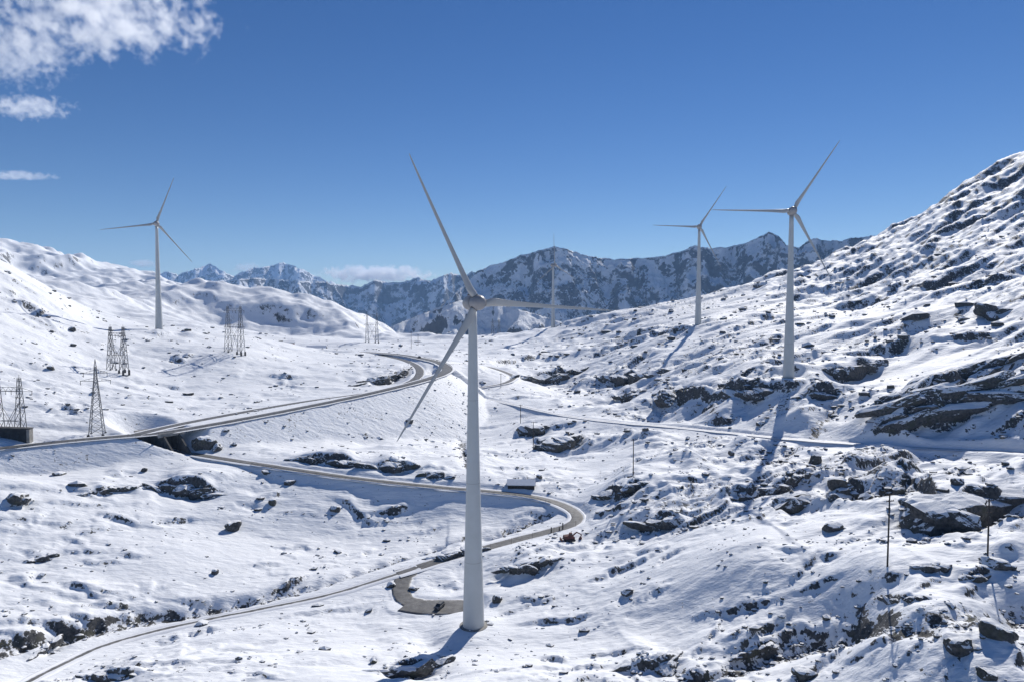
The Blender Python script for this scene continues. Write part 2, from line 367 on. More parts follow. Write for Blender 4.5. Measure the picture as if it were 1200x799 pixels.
def H(x, y, full=False):
    x = np.asarray(x, np.float64); y = np.asarray(y, np.float64)
    r = np.hypot(x, y)
    h = H0(x, y)
    s = (x*math.cos(ST)+y*math.sin(ST))/(1+0.35*sst(100, 350, x)); t = -x*math.sin(ST)+y*math.cos(ST)
    right = sst(-40, 120, x - 0.05*y)                   # rockier on the right-hand flank
    left = sst(-60, -200, x)
    rough = 0.45+0.75*right-0.15*left+0.35*fbm(x/160, y/160, 2, 5)
    quiet = np.zeros(x.shape)
    for c, rad in QUIET:
        quiet = np.maximum(quiet, np.exp(-(((x-c[0])/1.6)**2+(y-c[1])**2)/(rad*rad)))
    rough = np.clip(rough, 0.12, 1.3)*(1-0.85*quiet)*(1-0.45*sst(220, 420, x)*sst(420, 650, r))
    rd = np.full(x.shape, 1e9); roadz = []
    for k, q in ROADS.items():
        L = q['line']; m = 70
        bx = (x > L[:,0].min()-m) & (x < L[:,0].max()+m) & (y > L[:,1].min()-m) & (y < L[:,1].max()+m)
        d = np.full(x.shape, 1e9); z = np.zeros(x.shape)
        if bx.any():
            d[bx], z[bx] = line_dist(x[bx], y[bx], L[::2] if len(L) % 2 else np.vstack([L[::2], L[-1:]]))
        roadz.append((k, d, z)); rd = np.minimum(rd, d)
    nr = sst(4, 22, rd)
    far = sst(900, 1500, r)
    # rolling humps, leaning towards the camera side
    a = fbm(s/95, t/52, 2, 11)
    t1 = t+9*a
    h1 = fbm(s/95, t1/52, 2, 11)*7.0*(1+1.0*far)
    b = fbm(s/34, t1/17, 3, 23); t2 = t1+4.2*b
    h2 = fbm(s/34, t2/17, 3, 23)*3.6
    h3 = fbm(s/9, t2/4.6, 3, 37)*0.85
    h4 = fbm(s/2.9, t2/1.9, 2, 51)*0.26
    # bands: steep towards the camera, gentle behind
    def saw(p, e):
        q = p-np.floor(p); return np.where(q < e, sst(0, e, q), 1-sst(0, 1, (q-e)/(1-e)))
    b1 = saw(t/46+1.7*fbm(s/110, t/75, 2, 61), 0.24)*np.clip(fbm(s/45, t/40, 3, 71)*2.6+0.22, 0, 1)*4.0
    b2 = saw(t/21+1.7*fbm(s/48, t/34, 2, 81), 0.26)*np.clip(fbm(s/22, t/18, 3, 91)*2.6+0.10, 0, 1)*1.8
    # ledges: stepped knolls, irregular in plan
    def terr(v, w): f_ = np.floor(v); return f_+sst(0.5-w, 0.5+w, v-f_)
    a1 = 3.4*fbm(s/46, t1/20, 4, 203, 0.45); l1 = (terr(a1, 0.12)-0.7*a1)*2.7
    a2 = 3.0*fbm(s/15, t2/7.0, 3, 217, 0.45); l2 = (terr(a2, 0.15)-0.75*a2)*0.85
    pl = np.clip(fbm(s/55, t/32, 3, 229)*2.4+0.45, 0, 1)
    h = h + nr*pl*(l1*(0.15+0.85*rough)) + sst(3, 10, rd)*(0.35+0.65*pl)*l2*(0.25+0.75*rough)
    # the crags of the right-hand ridge
    cr = sst(220, 420, x)*sst(420, 650, r)
    cf = fbm(s/44, t1/17, 4, 251, 0.55)
    h = h + cr*((ridged(s/120, t1/62, 5, 241, 0.55)-0.42)*16.0+sst(780, 900, r)*(ridged(s/24, t/20, 3, 261)-0.4)*5.0+(terr(3.4*cf, 0.08)-2.6*cf)*3.0)
    h = h + nr*(h1*(0.35+0.65*rough) + rough*(h2 + b1 + b2)) + sst(3, 8, rd)*(h3*(0.10+rough*pl*1.1) + h4*(0.12+0.8*rough*pl))
    if far.max() > 0:
        m_ = far > 0
        fx, fy = x[m_], y[m_]
        fz = (ridged(fx/420+0.3*pn(fx/300, fy/300, 3), fy/330, 4, 131)-0.45)*44+(ridged(fx/150, fy/95, 4, 151)-0.4)*20+fbm(fx/60, fy/32, 4, 141, 0.6)*12
        hh = h[m_]; hh += fz*sst(900, 1250, r[m_])*np.clip(0.6+0.4*sst(1500, 2000, r[m_]), 0, 1); h[m_] = hh
    sa, face = scarp_add(x, y)
    h = h + sa*sst(3, 12, rd)
    wet = np.zeros(x.shape)
    for q, w, dep in GUW:
        m = 25
        bx = (x > q[:,0].min()-m) & (x < q[:,0].max()+m) & (y > q[:,1].min()-m) & (y < q[:,1].max()+m)
        if bx.any():
            d, _ = line_dist(x[bx], y[bx], q)
            d = d + 1.5*pn(x[bx]/5, y[bx]/5, 7)
            g = np.exp(-(d/w)**2); hh = h[bx]; hh -= dep*g; h[bx] = hh
            ww = wet[bx]; ww = np.maximum(ww, np.exp(-(d/(w*0.8))**2)); wet[bx] = ww
    # roads: cut and fill
    bank = np.zeros(x.shape)
    for k, d, z in roadz:
        hw = ROADS[k]['w']/2+0.9
        up, dn = (0.75, 0.74) if k in ('outer', 'inner') else (0.8, 0.85) if k == 'lower' else (1.6, 0.6) if k == 'track' else (0.7, 0.6)
        e = np.maximum(d-hw, 0)
        if k in ('outer', 'inner'):                       # no fill where the lower road goes through
            gap = np.abs((x-BRIDGE_LOW[0])*NX+(y-BRIDGE_LOW[1])*NY)
            near = np.hypot(x-BRIDGE[0], y-BRIDGE[1]) < 32
            dn_ok = ~(near & (gap < 4.0))
        else: dn_ok = np.ones(x.shape, bool)
        lim = np.where(d < 65, 1, 0).astype(bool)
        hi = z-0.22+e*up; lo = z-0.22-e*dn
        h_old = h
        h = np.where(lim & dn_ok, np.clip(h, lo, hi), np.where(lim & (k == 'lower'), np.minimum(h, hi), h))
        bank = np.maximum(bank, np.where(lim & (h > h_old+0.3) & (e > 0.5), 1.0, 0.0))
    do_, zo_ = roadz[0][1], roadz[0][2]; di_, zi_ = roadz[1][1], roadz[1][2]
    btw = (do_ < 26) & (di_ < 26) & (do_+di_ < 36)
    h = np.where(btw & (np.minimum(do_, di_) > 3), np.minimum(h, (zo_*di_+zi_*do_)/(do_+di_+1e-6)+0.15), h)
    # the cut of the lower road under the bridge stays open
    k, d, z = roadz[2]     # the service road
    near = np.hypot(x-BRIDGE[0], y-BRIDGE[1]) < 40
    h = np.where(near & (d < 3.9), np.minimum(h, z-0.22), h)
    for f in TURB_FOOT[:]:
        d = np.hypot(x-f[0], y-f[1]); w = 1-sst(6, 16, d)
        h = h*(1-w)+(f[2]-0.15+0.15*h4)*w
    if full: rough = rough*(0.45+0.75*pl)
    if full: return h, rough, face*sst(3, 12, rd), wet, bank, rd
    return h
_t = _lo[min(_il+2, len(_lo)-1)]-_lo[_il-2]; _t = _t[:2]/np.linalg.norm(_t[:2])
NX, NY = -_t[1], _t[0]          # across the lower road under the bridge

# ------------------------------------------------------------------ materials
def new_mat(name):
    m = bpy.data.materials.new(name); m.use_nodes = True
    nt = m.node_tree; b = nt.nodes['Principled BSDF']; return m, nt, b
def N(nt, t, **kw):
    n = nt.nodes.new('ShaderNode'+t)
    for k, v in kw.items():
        if k.startswith('i_'): n.inputs[k[2:].replace('_', ' ')].default_value = v
        else: setattr(n, k, v)
    return n
def noise(nt, vec, scale, detail=4, rough=0.55):
    n = N(nt, 'TexNoise'); n.inputs['Scale'].default_value = scale; n.inputs['Detail'].default_value = detail; n.inputs['Roughness'].default_value = rough
    nt.links.new(vec, n.inputs['Vector']); return n.outputs['Fac']
def math_n(nt, op, a, b=None, clamp=False):
    n = N(nt, 'Math', operation=op); n.use_clamp = clamp
    for i, v in enumerate((a, b)):
        if v is None: continue
        if isinstance(v, (int, float)): n.inputs[i].default_value = v
        else: nt.links.new(v, n.inputs[i])
    return n.outputs[0]
def ramp(nt, fac, lo, hi, a=0.0, b=1.0):
    n = N(nt, 'MapRange', interpolation_type='SMOOTHSTEP'); nt.links.new(fac, n.inputs['Value'])
    n.inputs['From Min'].default_value = lo; n.inputs['From Max'].default_value = hi
    n.inputs['To Min'].default_value = a; n.inputs['To Max'].default_value = b; return n.outputs['Result']
def mixc(nt, fac, a, b):
    n = N(nt, 'Mix', data_type='RGBA')
    if isinstance(fac, (int, float)): n.inputs[0].default_value = fac
    else: nt.links.new(fac, n.inputs[0])
    for i, v in ((6, a), (7, b)):
        if isinstance(v, tuple): n.inputs[i].default_value = (*v, 1)
        else: nt.links.new(v, n.inputs[i])
    return n.outputs[2]

SNOW_A = (0.80, 0.82, 0.85); SNOW_B = (0.86, 0.87, 0.88)
ROCK_A = (0.036, 0.036, 0.037); ROCK_B = (0.125, 0.122, 0.115); ROCK_C = (0.075, 0.076, 0.056)
def rock_color(nt, pos, sc=1.0):
    c = mixc(nt, ramp(nt, noise(nt, pos, 0.9*sc, 6, 0.65), 0.3, 0.7), ROCK_A, ROCK_B)
    return mixc(nt, ramp(nt, noise(nt, pos, 0.23*sc, 3), 0.5, 0.7), c, ROCK_C)

def mat_ground():
    m, nt, b = new_mat('snowy_ground')
    geo = N(nt, 'NewGeometry'); pos = geo.outputs['Position']
    ra = N(nt, 'Attribute', attribute_name='rock').outputs['Fac']
    sp = N(nt, 'Attribute', attribute_name='speck').outputs['Fac']
    fine = noise(nt, pos, 0.8, 5, 0.65)
    f = math_n(nt, 'ADD', ra, math_n(nt, 'MULTIPLY', math_n(nt, 'SUBTRACT', fine, 0.5), 2.0))
    f = math_n(nt, 'ADD', f, math_n(nt, 'MULTIPLY', math_n(nt, 'SUBTRACT', noise(nt, pos, 0.2, 4, 0.6), 0.5), 0.9))
    rock = ramp(nt, f, 0.42, 0.6)
    # tufts and stones poking through thin snow
    n1 = noise(nt, pos, 0.55, 4, 0.7); n2 = noise(nt, pos, 0.05, 3)
    th = math_n(nt, 'ADD', math_n(nt, 'MULTIPLY', sp, 0.16), math_n(nt, 'MULTIPLY', math_n(nt, 'SUBTRACT', n2, 0.5), 0.34))
    tuft = ramp(nt, math_n(nt, 'ADD', n1, th), 0.738, 0.785, 0, 0.9)
    rock = math_n(nt, 'MAXIMUM', rock, tuft)
    snow = mixc(nt, noise(nt, pos, 0.12, 3), SNOW_A, SNOW_B)
    rc = rock_color(nt, pos)
    nt.links.new(mixc(nt, rock, snow, rc), b.inputs['Base Color'])
    b.inputs['Roughness'].default_value = 0.65; b.inputs['Specular IOR Level'].default_value = 0.25
    # drifted snow, coarser on rock
    dr = N(nt, 'Mapping'); dr.inputs['Scale'].default_value = (0.35, 1.0, 1.0); dr.inputs['Rotation'].default_value = (0, 0, R(-20))
    nt.links.new(pos, dr.inputs['Vector'])
    sn = noise(nt, dr.outputs[0], 0.5, 5, 0.6)
    sn = math_n(nt, 'ADD', sn, math_n(nt, 'MULTIPLY', noise(nt, dr.outputs[0], 0.13, 4, 0.6), 1.6))
    hgt = mixc(nt, rock, sn, noise(nt, pos, 1.2, 6, 0.75))
    bp = N(nt, 'Bump'); bp.inputs['Strength'].default_value = 0.5; bp.inputs['Distance'].default_value = 1.0
    nt.links.new(hgt, bp.inputs['Height']); nt.links.new(bp.outputs[0], b.inputs['Normal'])
    return m
def mat_rock():
    m, nt, b = new_mat('snow_capped_rock')
    geo = N(nt, 'NewGeometry'); pos = geo.outputs['Position']
    sep = N(nt, 'SeparateXYZ'); nt.links.new(geo.outputs['Normal'], sep.inputs[0])
    f = math_n(nt, 'ADD', sep.outputs['Z'], math_n(nt, 'MULTIPLY', math_n(nt, 'SUBTRACT', noise(nt, pos, 0.7, 5, 0.65), 0.5), 1.1))
    snow = ramp(nt, f, 0.52, 0.64)
    nt.links.new(mixc(nt, snow, rock_color(nt, pos), SNOW_B), b.inputs['Base Color'])
    b.inputs['Roughness'].default_value = 0.8; b.inputs['Specular IOR Level'].default_value = 0.25
    bp = N(nt, 'Bump'); bp.inputs['Strength'].default_value = 0.7; bp.inputs['Distance'].default_value = 0.5
    nt.links.new(noise(nt, pos, 1.5, 7, 0.75), bp.inputs['Height']); nt.links.new(bp.outputs[0], b.inputs['Normal'])
    return m
def mat_mountain():
    m, nt, b = new_mat('mountain_snow_and_rock')
    geo = N(nt, 'NewGeometry'); pos = geo.outputs['Position']
    ra = N(nt, 'Attribute', attribute_name='rock').outputs['Fac']
    mp = N(nt, 'Mapping'); mp.inputs['Scale'].default_value = (1, 1, 1.3); nt.links.new(pos, mp.inputs['Vector'])
    f = math_n(nt, 'ADD', math_n(nt, 'MULTIPLY', ra, 0.75), math_n(nt, 'MULTIPLY', math_n(nt, 'SUBTRACT', noise(nt, mp.outputs[0], 0.007, 9, 0.75), 0.5), 3.4))
    rock = ramp(nt, f, 0.46, 0.62)
    rc = mixc(nt, noise(nt, pos, 0.02, 5), (0.06, 0.06, 0.062), (0.14, 0.135, 0.13))
    nt.links.new(mixc(nt, rock, SNOW_A, rc), b.inputs['Base Color'])
    b.inputs['Roughness'].default_value = 0.8; b.inputs['Specular IOR Level'].default_value = 0.2
    bp = N(nt, 'Bump'); bp.inputs['Strength'].default_value = 0.8; bp.inputs['Distance'].default_value = 30.0
    nt.links.new(noise(nt, pos, 0.025, 7, 0.7), bp.inputs['Height']); nt.links.new(bp.outputs[0], b.inputs['Normal'])
    return m
def mat_plain(name, col, rough=0.6, metal=0.0, var=0.12, scale=0.8, bump=0.0, spec=0.4):
    m, nt, b = new_mat(name)
    tc = N(nt, 'TexCoord'); v = tc.outputs['Object']
    lo = tuple(c*(1-var) for c in col); hi = tuple(min(1, c*(1+var)) for c in col)
    nt.links.new(mixc(nt, ramp(nt, noise(nt, v, scale, 5, 0.6), 0.3, 0.7), lo, hi), b.inputs['Base Color'])
    b.inputs['Roughness'].default_value = rough; b.inputs['Metallic'].default_value = metal; b.inputs['Specular IOR Level'].default_value = spec
    if bump:
        bp = N(nt, 'Bump'); bp.inputs['Strength'].default_value = bump; bp.inputs['Distance'].default_value = 0.1
        nt.links.new(noise(nt, v, scale*3, 5, 0.7), bp.inputs['Height']); nt.links.new(bp.outputs[0], b.inputs['Normal'])
    return m
def mat_road(name, cover):
    """grey tarmac, snow and slush left at the edges and in streaks; cover 0..1"""
    m, nt, b = new_mat(name)
    geo = N(nt, 'NewGeometry'); pos = geo.outputs['Position']
    ac = N(nt, 'Attribute', attribute_name='across').outputs['Fac']   # 0 in the middle, 1 at the edge
    e = math_n(nt, 'ADD', ac, math_n(nt, 'MULTIPLY', math_n(nt, 'SUBTRACT', noise(nt, pos, 0.25, 5, 0.65), 0.5), 0.9))
    e = math_n(nt, 'ADD', e, cover)
    snow = ramp(nt, e, 0.86, 1.12)
    tar = mixc(nt, ramp(nt, noise(nt, pos, 0.5, 5, 0.6), 0.3, 0.7), (0.10, 0.097, 0.092), (0.19, 0.185, 0.175))
    nt.links.new(mixc(nt, snow, tar, (0.78, 0.79, 0.81)), b.inputs['Base Color'])
    b.inputs['Roughness'].default_value = 0.6; b.inputs['Specular IOR Level'].default_value = 0.35
    bp = N(nt, 'Bump'); bp.inputs['Strength'].default_value = 0.4; bp.inputs['Distance'].default_value = 0.15
    nt.links.new(noise(nt, pos, 1.5, 5, 0.7), bp.inputs['Height']); nt.links.new(bp.outputs[0], b.inputs['Normal'])
    return m
M = dict(ground=mat_ground(), rock=mat_rock(), mount=mat_mountain(),
         tower=mat_plain('turbine_tower_paint', (0.45, 0.47, 0.47), 0.45, var=0.04, scale=0.15),
         blade=mat_plain('turbine_blade_paint', (0.40, 0.40, 0.39), 0.4, var=0.05, scale=0.3),
         hub=mat_plain('turbine_hub_paint', (0.28, 0.27, 0.27), 0.45, var=0.08, scale=0.5),
         seam=mat_plain('dark_seal', (0.10, 0.10, 0.10), 0.6),
         concrete=mat_plain('weathered_concrete', (0.26, 0.25, 0.23), 0.85, var=0.3, scale=0.35, bump=0.4),
         dconcrete=mat_plain('dark_stained_concrete', (0.065, 0.063, 0.06), 0.85, var=0.35, scale=0.4, bump=0.4),
         shade_concrete=mat_plain('shade_toned_concrete', (0.03, 0.029, 0.028), 0.85, var=0.4, scale=0.4, bump=0.4),  # concrete darkened so the colour carries the shade on the building's front
         steel=mat_plain('galvanised_steel', (0.15, 0.15, 0.15), 0.55, 0.4, var=0.2),
         wood=mat_plain('tarred_wood', (0.055, 0.045, 0.038), 0.85, var=0.3, scale=3, bump=0.3),
         plank=mat_plain('dark_timber_wall', (0.045, 0.038, 0.032), 0.85, var=0.35, scale=1.5, bump=0.3),
         snow=mat_plain('settled_snow', (0.82, 0.83, 0.85), 0.7, var=0.03, scale=0.6, bump=0.3),
         rust=mat_plain('rusty_red_paint', (0.10, 0.03, 0.025), 0.7, var=0.4, scale=1.5, bump=0.3),
         brick=mat_plain('brown_red_wall', (0.16, 0.075, 0.055), 0.85, var=0.25, scale=0.5),
         tyre=mat_plain('black_rubber', (0.02, 0.02, 0.02), 0.8),
         carpaint=mat_plain('dark_car_paint', (0.025, 0.027, 0.032), 0.3, var=0.05, spec=0.5),
         glass=mat_plain('tinted_glass', (0.02, 0.025, 0.03), 0.08, var=0.05, spec=0.6),
         ceramic=mat_plain('brown_insulator', (0.09, 0.06, 0.05), 0.3),
         lamp=mat_plain('lamp_lens', (0.6, 0.55, 0.5), 0.2),
         road=mat_road('cleared_tarmac', -0.04), track=mat_road('snowed_up_track', 0.7), slush=mat_road('half_snowed_tarmac', 0.48), far_road=mat_road('partly_cleared_tarmac', 0.0))

# ------------------------------------------------------------------ ground
NR, NC = 1200, 800
rr = np.geomspace(72, 3300, NR); aa = np.linspace(R(-45), R(45), NC)
GX = rr[:,None]*np.sin(aa)[None]; GY = rr[:,None]*np.cos(aa)[None]
GZ, g_rough, g_face, g_wet, g_bank, g_rd = H(GX, GY, True)
def soften(z, w):
    q_ = z.copy()
    q_[1:-1] += w*(z[:-2]+z[2:]-2*z[1:-1]); r_ = q_.copy()
    r_[:,1:-1] += w*(q_[:,:-2]+q_[:,2:]-2*q_[:,1:-1]); return r_
_keep = sst(6, 9, g_rd)
GZ = GZ*(1-_keep)+soften(GZ, 0.16)*_keep
V3 = np.stack([GX, GY, GZ], -1)
du = np.gradient(V3, axis=0); dv = np.gradient(V3, axis=1)
nn = np.cross(dv, du); nn /= np.linalg.norm(nn, axis=-1, keepdims=True); nz = np.abs(nn[...,2])
slope = np.sqrt(np.clip(1-nz*nz, 0, 1))/np.maximum(nz, 0.05)
jit = 0.60*fbm(GX/9, GY/9, 3, 401)+0.30*pn(GX/2.2, GY/2.2, 409)
_s = GX*math.cos(ST)+GY*math.sin(ST); _tt = -GX*math.sin(ST)+GY*math.cos(ST)
_cr = sst(220, 420, GX)*sst(420, 650, np.hypot(GX, GY))
jit = jit + 0.55*np.clip(g_rough+_cr, 0, 1)*fbm(_s/34, _tt/4.5, 3, 431)+0.22*_cr
rock = sst(0.84, 1.42, slope+jit*(0.6+0.6*np.clip(g_rough, 0, 1)))
rock = np.maximum(rock, g_face*(0.42+0.9*fbm(GX/4, GY/4, 3, 415))*sst(0.35, 0.8, slope))
rock = np.maximum(rock, g_wet*(0.72+0.9*fbm(GX/3.5, GY/3.5, 3, 421)))
rock = np.where(g_bank > 0, rock*0.35, rock)*0.80
rock = np.where(g_rd < 5.5, 0, rock)
speck = np.clip(g_rough, 0, 1.2)*0.8 + g_bank*0.55 - (g_rd < 5)*2
g = np_mesh('ground', V3.reshape(-1, 3), grid_faces(NR, NC, flip=True))
attr(g, 'rock', rock); attr(g, 'speck', speck)
ground = tag(link('ground', g, M['ground']), 'snow covered mountain pass with bare rock steps', kind='structure')
del V3, du, dv, nn

# the plain snow beyond and behind, so that the land does not end
q = []
for r in (30, 300, 1500, 5000, 14000):
    for k in range(48): q.append((r*math.sin(k*math.pi/24), r*math.cos(k*math.pi/24), -330.0 if r > 1000 else -120.0))
f = []
for j in range(4):
    for k in range(48): f.append((j*48+k, (j+1)*48+k, (j+1)*48+(k+1) % 48, j*48+(k+1) % 48))
me = np_mesh('outer_snowfield', np.array(q), np.array(f)[:, ::-1]); attr(me, 'rock', np.zeros(len(q))); attr(me, 'speck', np.zeros(len(q)))
tag(link('outer_snowfield', me, M['ground']), 'snowy land around the pass', kind='structure')

# ------------------------------------------------------------------ far mountains
def mountains(name, label, sky_line, dist, foot, slope_t, amp, seed, ncol=420, nrow=110, jag=1.0):
    us = np.array([p[0] for p in sky_line], float); vs = np.array([p[1] for p in sky_line], float)
    u = np.linspace(us[0], us[-1], ncol)
    v = np.interp(u, us, vs) - jag*(1.6*fbm(u/11, u*0+seed, 4, seed)+0.6*pn(u/2.6, u*0+2, seed+3))
    a = np.arctan2(u-600, FPX)
    # the crest wanders nearer and farther
    rc = dist*(1+0.05*pn(u/60, u*0+3.3, seed+5)+0.02*pn(u/17, u*0+1.3, seed+6))
    crest = np.array([P(uu, vv, rc_*math.cos(a_))[2] for uu, vv, rc_, a_ in zip(u, v, rc, a)])
    W = (crest-foot)/slope_t
    tq = np.concatenate([np.linspace(-0.35, 0, 16)[:-1], np.linspace(0, 1, nrow-15)**1.05])     # behind the crest .. foot
    rad = rc[None]-tq[:,None]*W[None]
    X = rad*np.sin(a)[None]; Y = rad*np.cos(a)[None]
    fr = np.where(tq < 0, 1+tq*1.2, 1-(0.75*tq+0.25*tq**0.6))
    Z = foot+(crest-foot)[None]*fr[:,None]
    arc = a*dist
    wx = 0.55*fbm(X/(amp*5), Y/(amp*5), 3, seed+7); wy = 0.55*fbm(X/(amp*5)+9, Y/(amp*5)-4, 3, seed+8)
    sp = ridged(X/(amp*6.2)+wx, Y/(amp*5.2)+wy, 6, seed+11)      # spurs and gullies down the face
    bl = fbm(X/(amp*1.8)+wx, Y/(amp*1.2)+wy, 5, seed+23, 0.6)
    env = np.clip(np.abs(tq)*8, 0, 1)*np.clip(1.4-tq, 0.4, 1)
    Z = Z+env[:,None]*((sp-0.45)*amp*2.1+bl*amp*0.6)
    V = np.stack([X, Y, Z], -1)
    du = np.gradient(V, axis=0); dv = np.gradient(V, axis=1)
    n_ = np.cross(dv, du); n_ /= np.linalg.norm(n_, axis=-1, keepdims=True); z_ = np.abs(n_[...,2])
    sl = np.sqrt(np.clip(1-z_*z_, 0, 1))/np.maximum(z_, 0.05)
    rk = 0.86*sst(1.0, 1.9, sl-0.55*(1-env)[:,None]+0.9*fbm(X/(amp*1.5), Y/(amp*1.5), 4, seed+31))
    me = np_mesh(name, V.reshape(-1, 3), grid_faces(len(tq), ncol)); attr(me, 'rock', rk)
    return tag(link(name, me, M['mount']), label, kind='structure')
SK_FAR = [(120,330),(165,325),(185,322),(195,318),(210,322),(225,317),(240,312),(248,309),(258,316),(266,320),(275,324),(290,317),(300,313),(312,314),(325,309),(333,308),(345,312),(357,317),(368,322),(385,330),(410,338),(450,345),(520,350)]
SK_MID = [(250,330),(300,326),(340,329),(380,331),(400,334),(424,336),(440,328),(455,331),(470,331),(490,326),(505,329),(520,323),(530,320),(545,325),(553,318),(562,322),(600,325),(680,330)]
SK_MAIN = [(500,372),(530,348),(548,330),(560,317),(575,312),(590,307),(610,300),(630,294),(650,289),(660,291),(680,298),(700,302),(720,304),(740,303),(760,302),(780,300),(800,293),(815,288),(830,291),(850,290),(870,286),(885,279),(900,272),(910,276),(920,288),(935,290),(945,282),(955,280),(975,283),(1000,279),(1030,276),(1080,268),(1160,262),(1300,250)]
SK_SPUR = [(380,410),(420,398),(450,386),(480,374),(510,362),(540,352),(580,356),(620,366),(680,384),(760,400)]
mountains('far_mountains', 'far jagged snowy peaks behind the left hills', SK_FAR, 11500, -300, 1.0, 150, 3, jag=1.9)
mountains('middle_mountains', 'dark blue snowy range left of the nearest turbine', SK_MID, 7200, -320, 1.15, 120, 19, jag=1.8)
mountains('main_mountains', 'broad shaded snowy range behind the far turbines', SK_MAIN, 4700, -320, 1.15, 85, 41, ncol=900, nrow=200, jag=1.4)
mountains('mountain_spur', 'low snowy spur in front of the shaded range', SK_SPUR, 2900, -330, 0.55, 42, 57, ncol=300, nrow=110)

# ------------------------------------------------------------------ roads
def road(key, label, mat, z_off=0.0, ncross=9, name='road', banks=0.0):
    q = ROADS[key]; L = q['line']; hw = q['w']/2
    t = np.gradient(L[:,:2], axis=0); t /= np.linalg.norm(t, axis=1, keepdims=True)
    n_ = np.stack([-t[:,1], t[:,0]], 1)
    c = np.linspace(-1, 1, ncross)
    jitter = 1+0.07*pn(np.arange(len(L))[:,None]/4.0, c[None]*2, 5)*np.abs(c)[None]
    X = L[:,0:1]+n_[:,0:1]*c[None]*hw*jitter; Y = L[:,1:2]+n_[:,1:2]*c[None]*hw*jitter
    Z = L[:,2:3]-0.05*np.abs(c)[None]**2+z_off
    # skirts so that the slab has thickness
    V = np.stack([X, Y, Z+0*X], -1)
    s0 = V[:,0].copy(); s0[:,2] -= 0.5; s1 = V[:,-1].copy(); s1[:,2] -= 0.5
    V = np.concatenate([s0[:,None], V, s1[:,None]], 1)
    me = np_mesh('road', V.reshape(-1, 3), grid_faces(len(L), ncross+2, flip=True))
    ac = np.concatenate([[1.1], np.abs(c), [1.1]]); attr(me, 'across', np.repeat(ac[None], len(L), 0))
    o = tag(link(name, me, mat), label, kind='structure')
    if banks:
        for sd in (-1, 1):
            k_ = np.arange(len(L))/3.0
            bw = 1.5+0.5*pn(k_, k_*0+sd, 9); bh = np.clip(0.62+0.5*fbm(k_*1.7, k_*0+sd*3, 3, 12), 0.12, 1.3)*banks
            prof = [(-0.25, -0.35), (0.05, 0.02), (0.35, 0.75), (0.6, 1.0), (0.85, 0.6), (1.1, 0.0), (1.3, -0.5)]
            X = np.stack([L[:,0]+n_[:,0]*sd*(hw-0.25+a*bw+0.15*pn(k_*2.5, k_*0+a*3, 21)) for a, b in prof], 1)
            Y = np.stack([L[:,1]+n_[:,1]*sd*(hw-0.25+a*bw+0.15*pn(k_*2.5, k_*0+a*3, 21)) for a, b in prof], 1)
            Z = np.stack([L[:,2]-0.06+b*bh*(1+0.3*pn(k_*3.1, k_*0+a*5, 31)) for a, b in prof], 1)
            link('snow_bank', np_mesh('snow_bank', np.stack([X, Y, Z], -1).reshape(-1, 3), grid_faces(len(L), len(prof), flip=(sd > 0))), M['snow'], o)
    return o
road('outer', 'grey pass road sweeping along the embankment round the bend', M['road'], banks=0.2)
road('inner', 'second carriageway on the uphill side of the pass road', M['far_road'], 0.006, banks=0.2)
road('lower', 'narrow service road with a hairpin bend by the shed', M['road'], 0.004, banks=0.35)
road('valley', 'narrow half snowed-up track leading to the lower left corner', M['slush'], 0.008, banks=0.5)
road('spur', 'short access road from the service road to the nearest turbine', M['road'], 0.012)
road('track', 'snowed-up track crossing the slope to the right', M['track'], name='track', banks=0.2)
road('link', 'small side road curving beyond the nearest turbine', M['far_road'], 0.01, banks=0.4)
road('pad', 'gravel parking place beside the nearest turbine', M['road'], 0.02, name='parking_place')

# ------------------------------------------------------------------ rocks
_ico = {}
def ico(n):
    if n not in _ico:
        bm = bmesh.new(); bmesh.ops.create_icosphere(bm, subdivisions=n, radius=1.0)
        _ico[n] = (np.array([v.co[:] for v in bm.verts]), np.array([[v.index for v in f.verts] for f in bm.faces])); bm.free()
    return _ico[n]
def rock_shape(rng, size, sub=3, rz=None, cuts=12):
    """an angular block: a ball cut by random planes, then roughened"""
    v, f = ico(sub); v = v/(np.sum(np.abs(v)**5, axis=1)**0.2)[:,None]*0.92
    for _ in range(cuts):
        n_ = rng.normal(size=3); n_[2] *= 0.7; n_ /= np.linalg.norm(n_)
        d = rng.uniform(0.62, 1.0); o = v@n_-d
        v -= np.maximum(o, 0)[:,None]*n_
    k = 1+0.11*pn(v[:,0]*2.1+v[:,2]*1.3+rng.uniform(0, 90), v[:,1]*2.1-v[:,2]*1.7, 5)+0.06*pn(v[:,0]*6+v[:,2]*4, v[:,1]*6-v[:,2]*5+rng.uniform(0, 90), 6)
    v = v*k[:,None]*np.array(size)[None]
    ti = rng.normal()*0.10; v[:,2] += v[:,0]*ti
    a = rng.uniform(0, 6.28) if rz is None else rz+rng.normal()*0.2
    c, s_ = math.cos(a), math.sin(a)
    v = np.stack([v[:,0]*c-v[:,1]*s_, v[:,0]*s_+v[:,1]*c, v[:,2]], 1)
    return v, f
def join_rocks(parts):
    V = []; F = []; o = 0
    for v, f in parts: V.append(v); F.append(f+o); o += len(v)
    return np.concatenate(V), np.concatenate(F)

